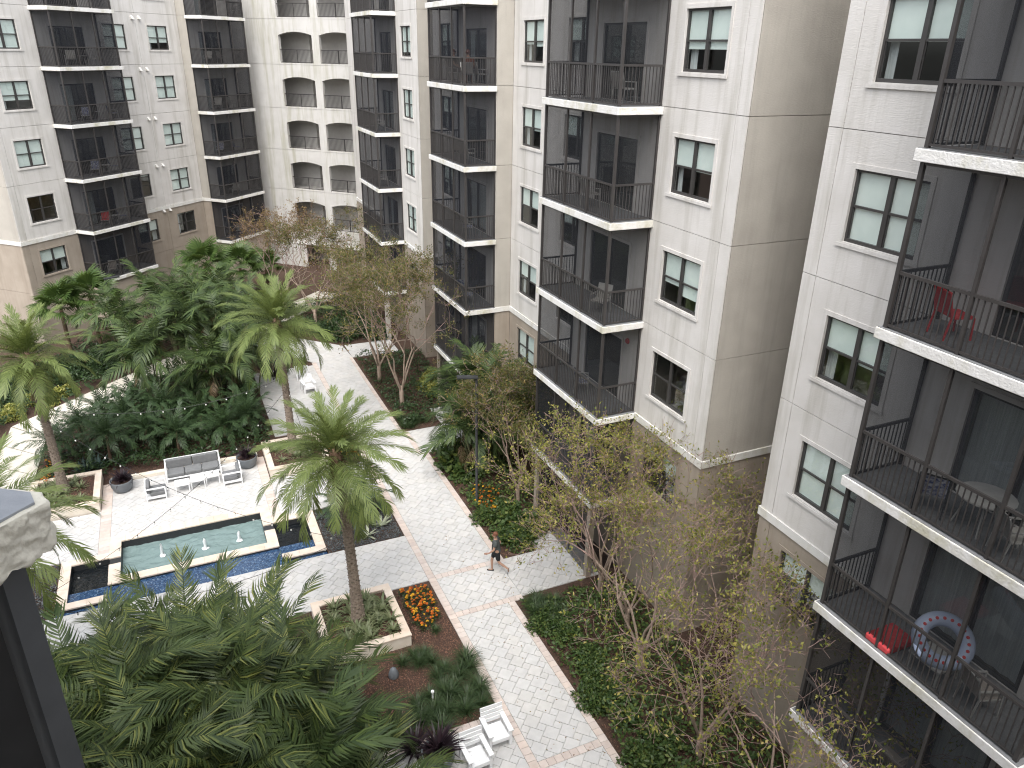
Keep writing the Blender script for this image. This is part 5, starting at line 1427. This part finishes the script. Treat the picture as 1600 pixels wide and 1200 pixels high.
# fan palms near the left building
def fan_leaf(seed):
    rnd = random.Random(seed); V = []; F = []; n = 26
    V += [(0, -.012, 0), (0, .012, 0), (.9, .01, .02), (.9, -.01, .02)]; F += [(0, 1, 2), (0, 2, 3)]
    for i in range(n):
        a = R(-125 + 250 * i / (n - 1)); l = .78 * (1 - .25 * (abs(a) / R(125)) ** 2) * rnd.uniform(.93, 1.05); w = .055
        d = Vector((math.cos(a), math.sin(a), 0)); s = Vector((-d.y, d.x, 0)); b = len(V); o = Vector((.9, 0, .02))
        zz = .05 * (i % 2)
        V += [tuple(o), tuple(o + d * l * .55 + s * w + Vector((0, 0, zz))), tuple(o + d * l * .55 - s * w + Vector((0, 0, zz))), tuple(o + d * l + Vector((0, 0, -.16 - .1 * rnd.random())))]
        F += [(b, b + 2, b + 1), (b + 2, b + 3, b + 1)]
    return np_mesh('fan_leaf', np.array(V), np.array(F), M['fan'])
FANS = [fan_leaf(i) for i in range(3)]
def fan_palm(x, y, h, nl, seed, label, sc=1.25):
    t = thing('fan_palm', label, 'palm tree', (x, y, 0)); rnd = random.Random(seed)
    me, top = trunk_mesh(h, .14, .12, (0, 0), seed, M['palmbark'], boots=False); put(me, 'trunk', t)
    for i in range(nl):
        q = (i + .5) / nl; el = R(80 - 95 * q)
        put(FANS[i % 3], 'fan_leaf', t, loc=(0, 0, h), rot=(rnd.uniform(-.4, .4), -el, i * 2.4), scale=sc * rnd.uniform(.85, 1.1))
fan_palm(-6.6, 49.9, 3.2, 20, 1, 'fan palm with stiff round leaves at the left corner of the left building')
fan_palm(-5.0, 50.4, 3.6, 20, 2, 'fan palm with lighter leaves beside the lowest balcony of the left building')
fan_palm(1.9, 56.4, 3.4, 20, 3, 'fan palm rising between the two balcony columns of the left building', 1.35)
fan_palm(4.3, 58.0, 2.7, 18, 4, 'lower fan palm under the right balcony column of the left building', 1.3)
fan_palm(6.4, 60.5, 1.8, 16, 5, 'small fan palm at the foot of the arched gallery', 1.1)

# leaf mounds ---------------------------------------------------------
def mound_mesh(name, n, rx, ry, rz, ls, lw, mat, seed, shell=.45):
    rs = np.random.RandomState(seed)
    u = rs.normal(size=(n, 3)); u[:, 2] = np.abs(u[:, 2]); u = unit(u)
    rad = (1 - shell * rs.rand(n) ** 1.6)[:, None]
    bumps = 1 + .18 * np.sin(u[:, :1] * 5 + seed) * np.cos(u[:, 1:2] * 4 + seed * 2) + .1 * np.sin(u[:, 2:] * 9)
    P = u * rad * bumps * np.array((rx, ry, rz)); P[:, 2] += .03
    Dv = unit(u * .7 + rs.normal(size=(n, 3)) * .6 + np.array((0, 0, .1))); Nn = unit(u + np.array((0, 0, .8)) + rs.normal(size=(n, 3)) * .4)
    Nn = unit(Nn - Dv * np.sum(Nn * Dv, axis=1)[:, None])
    V, F = leaf_quads(P, Dv, Nn, ls * rs.uniform(.6, 1.25, n), lw * rs.uniform(.7, 1.2, n))
    return np_mesh(name, V, F, mat)
MOUND = {
 'dark': [mound_mesh('foliage', 900, .62, .62, .62, .13, .035, M['dkshrub'], s) for s in (1, 2)],
 'green': [mound_mesh('foliage', 800, .6, .6, .6, .15, .04, M['mdshrub'], s) for s in (3, 4)],
 'varieg': [mound_mesh('foliage', 700, .5, .5, .48, .14, .045, M['variegated'], s) for s in (5, 6)],
 'broad': [mound_mesh('foliage', 170, .75, .75, .7, .36, .12, M['mdshrub'], s) for s in (7, 8)],
}
def shrub(kind, x, y, s, seed, label, group, z=0.0, flat=1.0):
    rnd = random.Random(seed)
    return put(MOUND[kind][seed % 2], 'shrub', None, loc=(x, y, z), rot=(0, 0, rnd.uniform(0, 6.28)), scale=(s, s, s * flat), label=label, category='shrub', group=group)

def in_poly(p, poly):
    c = False; n = len(poly)
    for i in range(n):
        a, b = poly[i], poly[(i + 1) % n]
        if (a[1] > p[1]) != (b[1] > p[1]) and p[0] < (b[0] - a[0]) * (p[1] - a[1]) / (b[1] - a[1]) + a[0]: c = not c
    return c
def fill(poly, spacing, seed, keep=1.0):
    rnd = random.Random(seed); xs = [p[0] for p in poly]; ys = [p[1] for p in poly]; out = []
    y = min(ys)
    while y < max(ys):
        x = min(xs)
        while x < max(xs):
            q = (x + rnd.uniform(-.4, .4) * spacing, y + rnd.uniform(-.4, .4) * spacing)
            if in_poly(q, poly) and rnd.random() < keep: out.append(q)
            x += spacing
        y += spacing
    return out
def ground_cover(name, poly, dens, hgt, ls, lw, mat, seed, label, holes=()):
    """low planting nobody could count: one sheet of leaves over a bed"""
    rs = np.random.RandomState(seed); xs = [p[0] for p in poly]; ys = [p[1] for p in poly]
    area, _ = area_c(poly); n = int(area * dens * 1.0 / max(.2, area / ((max(xs) - min(xs)) * (max(ys) - min(ys)))))
    P = np.column_stack((rs.uniform(min(xs), max(xs), n), rs.uniform(min(ys), max(ys), n)))
    P = np.array([p for p in P if in_poly(p, poly) and not any(in_poly(p, h) for h in holes)])
    n = len(P)
    hh = np.array([max(0.0, .55 + .9 * mnoise.noise(Vector((p[0] * .55 + seed, p[1] * .55, 3.1))) + .3 * mnoise.noise(Vector((p[0] * 1.9, p[1] * 1.9 + seed, 0)))) for p in P])
    keep = hh > .12; P = P[keep]; hh = hh[keep]; n = len(P)
    Z = hh * hgt * (1 - .55 * rs.rand(n) ** 2)
    P3 = np.column_stack((P, Z)); D = unit(np.column_stack((rs.normal(size=(n, 2)), rs.uniform(.0, .7, n)))); Nn = unit(np.column_stack((rs.normal(size=(n, 2)) * .5, np.ones(n))))
    Nn = unit(Nn - D * np.sum(Nn * D, axis=1)[:, None])
    V, F = leaf_quads(P3, D, Nn, ls * rs.uniform(.6, 1.3, n), lw * rs.uniform(.7, 1.2, n))
    return put(np_mesh(name, V, F, mat), name, None, kind='stuff', label=label, category='ground cover')

BIG = [(-6.9, 34.2), (2.9, 33.7), (2.9, 44.0), (4.4, 46.6), (1.4, 49.4), (-6.8, 39.6)]
ground_cover('ground_cover', BIG, 150, .75, .17, .05, M['dkshrub'], 1, 'dark low planting under the palms behind the sofa')
ground_cover('ground_cover', [(-15, 36), (-9.6, 36), (-8.9, 41.3), (3.0, 52.6), (1.0, 57.5), (-9.0, 49.0), (-15, 46)], 120, .8, .17, .05, M['dkshrub'], 2, 'dark low planting between concrete path and left building')
ground_cover('ground_cover', [(9.25, 33.6), (12.9, 33.4), (13.3, 43.0), (12.4, 43.7), (9.25, 43.7)], 120, .55, .16, .045, M['dkshrub'], 3, 'dark low planting in the bed under the two myrtles')
ground_cover('ground_cover', [(9.8, 22.0), (11.0, 21.9), (12.9, 23.0), (13.2, 30.3), (9.8, 30.3)], 150, .6, .16, .045, M['mdshrub'], 4, 'mixed green planting in the bed right of the main walk')
ground_cover('ground_cover', [(9.2, 6.0), (13.2, 6.0), (13.2, 19.0), (9.2, 19.0)], 170, .6, .15, .042, M['mdshrub'], 5, 'mixed green planting at the foot of the nearest building')
ground_cover('ground_cover', [(6.4, 49.4), (9.2, 46.6), (12.4, 46.6), (12.8, 56.5), (11.2, 57.0), (7.2, 53.6), (4.6, 51.4)], 130, 1.1, .17, .05, M['dkshrub'], 6, 'dark hedge planting where the main walk forks')
ground_cover('ground_cover', [(-4, 8), (2.6, 8), (2.6, 18.3), (-4.5, 18.3)], 60, .6, .17, .05, M['dkshrub'], 7, 'dark planting under the areca palms at the lower left')
ground_cover('ground_cover', [(3.0, 44.0), (6.5, 44.0), (4.6, 46.5)], 150, .7, .15, .04, M['dkshrub'], 8, 'dark low plants left of the fork in the walk')

# individually visible shrubs
GS = 'clipped shrubs along the right edge of the main walk'
for i, (x, y) in enumerate(fill([(10.0, 22.2), (11.0, 22.2), (12.0, 24.2), (10.6, 24.8), (10.0, 24.4)], .75, 3)): shrub('green', x, y, random.Random(i).uniform(.7, 1.0), i, 'round green shrub where the right bed meets the side path', GS)
for i, (x, y) in enumerate(((10.5, 29.6), (10.9, 28.9), (10.35, 28.6), (11.2, 29.9), (10.7, 28.0))): shrub('broad', x, y, random.Random(i).uniform(.8, 1.05), i, 'broad-leaved green plant in the right bed near the garden chair', 'broad-leaved plants in the right bed')
for i, (x, y) in enumerate(((10.8, 23.6), (11.4, 22.9))): shrub('broad', x, y, .8, i, 'broad-leaved plant behind the walking person', 'broad-leaved plants by the side path')
for i, (x, y) in enumerate(((12.3, 38.5), (12.7, 37.6), (12.2, 36.9), (12.9, 39.4), (11.9, 37.8), (12.6, 36.0))): shrub('varieg', x, y, random.Random(i).uniform(.8, 1.1), i, 'yellow-green variegated shrub at the foot of the middle right building', 'variegated shrubs by the middle right building')
for i, (x, y) in enumerate(fill([(-13, 40.3), (-9.5, 41.0), (-6.0, 44.2), (-6.6, 45.2), (-10, 42.6), (-13, 41.8)], .85, 5)): shrub('varieg', x, y, random.Random(i).uniform(.8, 1.15), i, 'yellow-green variegated shrub along the far side of the concrete path', 'variegated hedge along the concrete path')
for i, (x, y) in enumerate(fill([(-14, 42.5), (-10, 43.2), (-5.0, 47.0), (-2.5, 49.2), (-3.5, 51.0), (-9, 47.5), (-14, 45)], 1.1, 6)): shrub('dark', x, y, random.Random(i).uniform(1.0, 1.5), i, 'dense dark shrub between variegated hedge and left building', 'dark shrubs before the left building')
for i, (x, y) in enumerate(fill([(2.5, 50.2), (4.2, 52.0), (6.6, 54.2), (5.0, 57.0), (2.0, 54.5)], 1.1, 8)): shrub('dark', x, y, random.Random(i).uniform(1.3, 2.1), i, 'tall dark shrub at the far end of the garden', 'dark shrubs at the far end of the garden')
for i, (x, y) in enumerate(fill([(9.3, 47.0), (12.0, 46.9), (12.4, 50.5), (9.0, 50.0), (7.6, 49.2)], 1.0, 9)): shrub('dark', x, y, random.Random(i).uniform(1.0, 1.6), i, 'dark shrub in the bed where the main walk forks', 'dark shrubs where the walk forks')
for i, (x, y) in enumerate(fill([(9.4, 11.0), (10.3, 11.0), (10.4, 17.0), (9.6, 18.9), (9.3, 18.9)], .72, 10)): shrub('green', x, y, random.Random(i).uniform(.55, .85), i, 'low green shrub edging the walk at the lower right', 'low shrubs edging the lower right bed')

# tufts: grass clumps, bromeliads, purple and agave rosettes
def tuft_mesh(name, n, L, w, mat, seed, el0=80, el1=20, droop=.5, seg=3):
    rnd = random.Random(seed); V = []; F = []
    for i in range(n):
        a = rnd.uniform(0, 6.28); el = R(rnd.uniform(el1, el0)); l = L * rnd.uniform(.65, 1.1); o = Vector((math.cos(a), math.sin(a), 0)); s = Vector((-o.y, o.x, 0))
        p = o * rnd.uniform(0, .05); e = el; b = len(V)
        for k in range(seg + 1):
            ww = w * (1 - (k / seg) ** 2) * (0.75 + .5 * math.sin(math.pi * k / seg)) + .0005
            V += [tuple(p - s * ww), tuple(p + s * ww)]
            p = p + (o * math.cos(e) + Vector((0, 0, math.sin(e)))) * (l / seg); e -= droop * (1.2 if k else .8)
        for k in range(seg): F.append((b + 2 * k, b + 2 * k + 1, b + 2 * k + 3, b + 2 * k + 2))
    return np_mesh(name, np.array(V), np.array(F), mat)
TUFT = {'grass': [tuft_mesh('blades', 150, .62, .007, M['grass'], s, 85, 25, .45) for s in (1, 2, 3)], 'brom': [tuft_mesh('blades', 46, .50, .026, M['brom'], s, 75, 12, .35) for s in (4, 5)],
        'purple': [tuft_mesh('blades', 60, .62, .024, M['purple'], s, 85, 10, .3) for s in (6, 7)], 'agave': [tuft_mesh('blades', 16, .62, .045, M['agave'], s, 60, 8, .08) for s in (8, 9)],
        'blue': [tuft_mesh('blades', 26, .75, .05, M['bluegrey'], s, 75, 20, .1) for s in (10, 11)]}
def tuft(kind, name, x, y, z, s, seed, label, cat, group):
    return put(TUFT[kind][seed % len(TUFT[kind])], name, None, loc=(x, y, z), rot=(0, 0, seed * 1.3), scale=s, label=label, category=cat, group=group)
for i, (x, y) in enumerate(((4.6, 17.9), (5.1, 17.7), (5.35, 17.95), (5.05, 18.05), (5.5, 17.6))): tuft('grass', 'grass_clump', x, y, 0, .85, i, 'strap-leaved grass clump behind the egg-shaped garden light', 'grass', 'grass clumps behind the garden light')
for i, (x, y) in enumerate(fill([(5.0, 15.0), (6.5, 15.0), (6.5, 17.5), (5.9, 17.2), (5.0, 16.9), (4.4, 16.2), (3.6, 15.4), (3.6, 14.9)], .46, 12)): tuft('grass', 'grass_clump', x, y, 0, random.Random(i).uniform(.85, 1.15), i, 'dark fine-bladed grass clump in the mulch bed above the white chairs', 'grass', 'grass clumps in the lower mulch bed')
tuft('grass', 'grass_clump', 6.05, 18.9, 0, .55, 2, 'single small grass clump below the orange flower bed', 'grass', 'single grass clumps')
for i, (x, y) in enumerate(fill([(2.75, 18.95), (4.8, 18.95), (4.85, 21.0), (2.9, 21.0)], .4, 14, .85)): tuft('brom', 'bromeliad', x, y, .38, random.Random(i).uniform(.75, 1.1), i, 'strap-leaved bromeliad around the trunk of the front palm', 'bromeliad', 'bromeliads under the front palm')
for i, (x, y) in enumerate(fill([(2.75, 31.4), (4.7, 31.4), (4.7, 33.5), (2.75, 33.5)], .42, 15, .8)): tuft('brom', 'bromeliad', x, y, .38, .8, i, 'bromeliad in the planter right of the sofa', 'bromeliad', 'bromeliads right of the sofa')
for i, (x, y) in enumerate(fill([(-6.8, 31.3), (-5.0, 31.4), (-5.2, 33.5), (-6.8, 33.5)], .42, 16, .85)): tuft('brom', 'bromeliad', x, y, .38, .85, i, 'bromeliad in the planter left of the sofa', 'bromeliad', 'bromeliads left of the sofa')
for i, p in enumerate(pots):
    put(TUFT['purple'][i % 2], 'leaves', p, loc=(0, 0, .44), scale=1.4 if i == 2 else 1.15); put(TUFT['purple'][(i + 1) % 2], 'leaves', p, loc=(.1, .08, .44), rot=(0, 0, 2), scale=1.1 if i == 2 else .9)
tuft('purple', 'dark_plant', 4.0, 14.7, 0, 1.35, 1, 'purple-black spiky plant left of the lowest grey pot', 'plant', 'purple spiky plants')
tuft('purple', 'dark_plant', 4.3, 42.7, .0, 1.6, 2, 'purple-black spiky plant behind the trunk right of the sofa', 'plant', 'far purple spiky plants')
for i, (x, y, s) in enumerate(((6.0, 25.55, 1.0), (5.35, 25.1, .95), (5.9, 26.6, .7))): tuft('agave', 'agave', x, y, .03, s, i, ('pale agave rosette at the right of the gravel bed', 'pale agave rosette close to the front palm trunk', 'small pale agave behind two larger ones in the gravel')[i], 'agave', 'agaves in the gravel bed')
for i, (x, y) in enumerate(((-4.9, 35.2), (-4.6, 34.9), (-5.2, 34.9))): tuft('blue', 'agave', x, y, 0, 1.0, i, 'blue-grey agave beside the palm left of the sofa', 'agave', 'blue-grey agaves left of the sofa')
for i, (x, y) in enumerate(fill([(9.4, 33.4), (11.2, 33.4), (11.0, 34.3), (9.4, 34.6)], .42, 17)): tuft('grass', 'grass_clump', x, y, 0, .9, i, 'green grass clump at the near corner of the bed under the myrtles', 'grass', 'grass clumps under the myrtles')
for i, (x, y) in enumerate(fill([(9.35, 17.2), (10.6, 17.4), (10.6, 19.1), (9.35, 19.1)], .45, 18)): tuft('grass', 'fern', x, y, 0, 1.0, i, 'fern-like clump at the corner of walk and near side path', 'fern', 'ferns by the near side path')

# marigold beds --------------------------------------------------------
def flower_bed(poly, n, seed, label, z=0.0, hh=.26):
    rs = np.random.RandomState(seed); xs = [p[0] for p in poly]; ys = [p[1] for p in poly]
    area, c = area_c(poly)
    t = thing('flower_bed', label, 'flowers', (c[0], c[1], z))
    pts = []
    while len(pts) < n:
        q = (rs.uniform(min(xs), max(xs)), rs.uniform(min(ys), max(ys)))
        if in_poly(q, poly): pts.append((q[0] - c[0], q[1] - c[1]))
    k = 16 * n; P = np.array([pts[i % n] for i in range(k)]) + rs.normal(size=(k, 2)) * .06
    P3 = np.column_stack((P, rs.uniform(.02, hh, k))); D = unit(np.column_stack((rs.normal(size=(k, 2)), rs.uniform(0, .8, k)))); Nn = unit(np.column_stack((rs.normal(size=(k, 2)) * .5, np.ones(k)))); Nn = unit(Nn - D * np.sum(Nn * D, axis=1)[:, None])
    V, F = leaf_quads(P3, D, Nn, .075 * rs.uniform(.6, 1.3, k), .018 * rs.uniform(.7, 1.2, k))
    put(np_mesh('leaves', V, F, M['dkshrub']), 'leaves', t, kind='stuff')
    fm = {}
    for cn in ('petal_o', 'petal_y'):
        m = MB(); rr_ = random.Random(3)
        for ring_, (r0, r1, z0, z1) in enumerate(((.012, .045, .0, .008), (.006, .032, .012, .026), (.001, .018, .022, .036))):
            for j in range(7):
                a = 2 * math.pi * (j + ring_ * .5) / 7; b = a + .75
                m.poly([(r0 * math.cos(a), r0 * math.sin(a), z0), (r1 * math.cos(a), r1 * math.sin(a), z1), (r1 * math.cos(b), r1 * math.sin(b), z1 - .004), (r0 * math.cos(b), r0 * math.sin(b), z0)])
        fm[cn] = m.mesh('bloom', M[cn])
    for i, p in enumerate(pts):
        put(fm['petal_o' if rs.rand() < .62 else 'petal_y'], 'bloom', t, loc=(p[0], p[1], hh * rs.uniform(.8, 1.15)), rot=(rs.normal() * .3, rs.normal() * .3, rs.uniform(0, 6)), scale=rs.uniform(.8, 1.35))
flower_bed([(5.5, 21.1), (6.45, 21.15), (6.45, 19.6), (6.2, 19.2), (5.75, 18.85), (5.5, 19.3)], 130, 1, 'bed of orange and yellow marigolds between planter and main walk')
flower_bed([(10.0, 25.9), (10.7, 26.9), (11.3, 25.6), (10.6, 24.4), (10.05, 24.6)], 60, 2, 'patch of orange and yellow marigolds around the right lamp post', hh=.4)
flower_bed([(-6.75, 33.6), (-6.2, 33.5), (-6.2, 35.6), (-6.75, 35.7)], 50, 3, 'orange and yellow marigolds left of the leaning palm by the path', .1, .4)
flower_bed([(5.3, 31.2), (6.5, 31.2), (6.5, 33.4), (5.3, 33.4)], 110, 4, 'orange and yellow marigolds right of the planter behind the front palm crown')

# gravel and mulch
M['gravel'] = mat_surface('dark_gravel', (0.035, 0.04, 0.042), (0.075, 0.082, 0.085), rough=0.6, piece=((.7, .7, .7), (1, 1, 1), (1.5, 1.5, 1.5), (2.3, 2.3, 2.3)))
M['chips'] = mat_surface('bark_chips', (0.085, 0.048, 0.036), (0.13, 0.075, 0.055), rough=0.9, piece=((.6, .6, .6), (1, 1, 1), (1.35, 1.25, 1.2), (.8, .75, .7), (2.1, 1.9, 1.7)))
def gravel(x0, x1, y0, y1, n, seed):
    rs = np.random.RandomState(seed)
    C = np.column_stack((rs.uniform(x0, x1, n), rs.uniform(y0, y1, n), rs.uniform(.01, .035, n))); s = rs.uniform(.016, .036, n)
    base = np.array([(1, 0, 0), (0, 1, 0), (-1, 0, 0), (0, -1, 0), (0, 0, .8), (0, 0, -.6)])
    f0 = np.array([(0, 1, 4), (1, 2, 4), (2, 3, 4), (3, 0, 4), (1, 0, 5), (2, 1, 5), (3, 2, 5), (0, 3, 5)])
    an = rs.uniform(0, 6.28, n); ca, sa = np.cos(an), np.sin(an)
    B = base[None] * (s[:, None, None] * rs.uniform(.6, 1.3, (n, 6, 1)))
    Vx = B[:, :, 0] * ca[:, None] - B[:, :, 1] * sa[:, None]; Vy = B[:, :, 0] * sa[:, None] + B[:, :, 1] * ca[:, None]
    V = np.stack((Vx, Vy, B[:, :, 2]), -1) + C[:, None, :]; F = (f0[None] + (np.arange(n) * 6)[:, None, None]).reshape(-1, 3)
    put(np_mesh('gravel', V.reshape(-1, 3), F, M['gravel']), 'gravel', None, kind='stuff')
gravel(3.7, 6.62, 24.56, 27.7, 7000, 1); gravel(-8.6, -5.6, 24.55, 27.7, 6000, 2)
def mulch(polys, n, seed, z):
    rs = np.random.RandomState(seed); out = []
    for poly in polys:
        xs = [p[0] for p in poly]; ys = [p[1] for p in poly]; a, _ = area_c(poly)
        q = np.column_stack((rs.uniform(min(xs), max(xs), int(n * a)), rs.uniform(min(ys), max(ys), int(n * a)))); out.append(np.array([p for p in q if in_poly(p, poly)]))
    P = np.concatenate(out); k = len(P); P3 = np.column_stack((P, z + rs.uniform(.004, .03, k))); D = unit(np.column_stack((rs.normal(size=(k, 2)), rs.normal(size=k) * .25))); Nn = unit(np.column_stack((rs.normal(size=(k, 2)) * .3, np.ones(k)))); Nn = unit(Nn - D * np.sum(Nn * D, axis=1)[:, None])
    V, F = leaf_quads(P3, D, Nn, .06 * rs.uniform(.5, 1.5, k), .010 * rs.uniform(.6, 1.6, k), .1)
    put(np_mesh('mulch', V, F, M['chips']), 'mulch', None, kind='stuff')
mulch([[(2.3, 14.9), (6.6, 14.9), (6.6, 18.9), (5.3, 18.6), (2.3, 18.55)], [(5.2, 18.5), (6.6, 18.8), (6.6, 21.3), (5.2, 21.3)]], 1100, 1, 0)
mulch([[(9.15, 33.2), (13, 33.2), (13, 43.8), (9.25, 43.8)], [(9.75, 21.75), (13, 21.75), (13, 30.5), (9.75, 30.5)], [(9.15, 6.5), (13.3, 6.5), (13.3, 19.2), (9.15, 19.2)]], 380, 2, 0)
mulch([[(-7.0, 33.6), (3.0, 33.6), (3.0, 36.5), (-7, 36.5)]], 380, 3, 0)
for x0, y0 in ((2.7, 18.9), (2.7, 31.3), (-6.8, 31.3)): mulch([[(x0, y0), (x0 + 2.2, y0), (x0 + 2.2, y0 + 2.3), (x0, y0 + 2.3)]], 900, int(x0 * 7 + y0) % 97, .39)

# crape myrtles ----------------------------------------------------------
def myrtle(x, y, h, spread, seed, label, leafmat, nleaf=7000, leafsize=.085, stems=5, maxd=6, lean=(0, 0), bushy=False):
    rnd = random.Random(seed); t = thing('myrtle_tree', label, 'tree', (x, y, 0))
    thick = MB(); thin = MB(); tips = []
    def grow(p, d, r, l, depth):
        k = 3; pts = [p]; q = p; dd = d
        for i in range(k):
            dd = (dd + Vector((rnd.gauss(0, .12), rnd.gauss(0, .12), rnd.gauss(.02, .06)))).normalized(); q = q + dd * (l / k); pts.append(q)
        r1 = max(r * .70, .005)
        (thick if depth < 2 else thin).tube(pts, [r + (r1 - r) * i / k for i in range(k + 1)], 6 if depth < 2 else (4 if depth < 4 else 3), cap=False)
        if depth >= 3: tips.extend([(pp, dd) for pp in pts[1:]])
        if depth >= maxd or l < .08: return
        nc = 2 if depth < 2 else rnd.choice((2, 3, 3) if bushy else (2, 2, 3))
        for c in range(nc):
            ang = R(rnd.uniform(16, 44) if depth < 3 else rnd.uniform(20, 65)); az = rnd.uniform(0, 6.28)
            o = dd.orthogonal().normalized(); o.rotate(Matrix.Rotation(az, 3, dd)); nd = (dd * math.cos(ang) + o * math.sin(ang))
            nd = (nd + Vector((0, 0, .10))).normalized()
            grow(q, nd, max(.005, r1 * rnd.uniform(.72, .95)), l * rnd.uniform(.66, .86), depth + 1)
    for i in range(stems):
        a = 6.28 * i / stems + rnd.uniform(-.4, .4); o = Vector((math.cos(a), math.sin(a), 0))
        d = (o * spread * rnd.uniform(.25, .55) + Vector((lean[0], lean[1], 1))).normalized()
        p0 = Vector((o.x * .06, o.y * .06, h * .16)); grow(p0, d, .05 * h / 6, h * .30 * rnd.uniform(.85, 1.1), 0)
    tr = MB(); tr.tube([(0, 0, -.02), (.01, .0, h * .06), (0, .01, h * .12), (0, 0, h * .19)], [.13 * h / 6, .105 * h / 6, .10 * h / 6, .10 * h / 6], 10); tr.build('trunk', M['bark'], t, smooth=True)
    thick.build('limb', M['bark'], t, smooth=True); thin.build('twigs', M['twig'], t, kind='stuff')
    rs = np.random.RandomState(seed); idx = rs.randint(0, len(tips), nleaf)
    # leaves gather on some twigs and leave others bare
    wgt = rs.rand(len(tips)) ** 4; wgt /= wgt.sum(); idx = rs.choice(len(tips), nleaf, p=wgt)
    P = np.array([tips[i][0] for i in idx]) + rs.normal(size=(nleaf, 3)) * .07; D0 = np.array([tips[i][1] for i in idx]); P += unit(D0) * rs.uniform(-.1, .1, nleaf)[:, None]
    D = unit(D0 * .4 + rs.normal(size=(nleaf, 3)) * .8); Nn = unit(rs.normal(size=(nleaf, 3)) * .6 + np.array((0, 0, 1))); Nn = unit(Nn - D * np.sum(Nn * D, axis=1)[:, None])
    V, F = leaf_quads(P, D, Nn, leafsize * rs.uniform(.6, 1.3, nleaf), leafsize * .27 * rs.uniform(.7, 1.2, nleaf))
    put(np_mesh('crown', V, F, leafmat), 'crown', t)
    return t
myrtle(9.95, 35.8, 7.0, 1.15, 11, 'olive-leaved crape myrtle with pale trunk, nearest in the bed before the middle right building', M['myrtle'], 13000, .105, bushy=True)
myrtle(9.75, 39.6, 6.8, 1.25, 12, 'olive-leaved crape myrtle behind the nearer one beside the main walk', M['myrtle'], 14000, .105, bushy=True)
myrtle(8.2, 50.5, 6.6, 1.2, 13, 'yellowing crape myrtle in the bed where the main walk forks', M['myrtle'], 11000, .115, bushy=True)
myrtle(6.6, 53.0, 6.8, 1.1, 14, 'brown half-bare crape myrtle before the arched gallery', M['myrtle_dry'], 8000, .10)
myrtle(11.8, 24.9, 5.0, 1.1, 15, 'yellow-green crape myrtle right of the lamp post', M['myrtle'], 14000, .10, bushy=True)
myrtle(12.0, 18.3, 6.3, 1.1, 16, 'twiggy crape myrtle beside the near side path, in front of the tan corner', M['myrtle_yel'], 7000, .105, bushy=True)
myrtle(11.2, 14.6, 6.0, 1.35, 17, 'nearly bare crape myrtle below the gap between two right buildings', M['myrtle_yel'], 3200, .105, bushy=True)
myrtle(11.9, 16.4, 5.2, 1.2, 19, 'small crape myrtle between the twiggy and the nearly bare one', M['myrtle_yel'], 4500, .105, bushy=True)
myrtle(11.0, 11.3, 5.6, 1.4, 18, 'bare branched crape myrtle at the lower right before the nearest building', M['myrtle_yel'], 3200, .105, bushy=True)

myrtle(11.4, 8.9, 5.0, 1.4, 21, 'leafless crape myrtle in the bottom right corner below the nearest balconies', M['myrtle_yel'], 2600, .105, bushy=True)
# fallen leaves on the paving near the trees
rs = np.random.RandomState(77); k = 260
P = np.column_stack((rs.uniform(7.0, 9.6, k), rs.uniform(9, 24, k), np.full(k, .0385) + rs.uniform(0, .006, k)))
P = P[(P[:, 0] < 8.9) | (P[:, 1] > 19.5)]; P = P[rs.rand(len(P)) < .25 + .75 * (P[:, 0] - 7) / 2.6]; k = len(P)
D = unit(np.column_stack((rs.normal(size=(k, 2)), rs.normal(size=k) * .1))); Nn = unit(np.column_stack((rs.normal(size=(k, 2)) * .15, np.ones(k)))); Nn = unit(Nn - D * np.sum(Nn * D, axis=1)[:, None])
V, F = leaf_quads(P, D, Nn, .07 * rs.uniform(.6, 1.3, k), .018 * rs.uniform(.7, 1.3, k)); put(np_mesh('fallen_leaves', V, F, M['myrtle_dry']), 'fallen_leaves', None, kind='stuff')
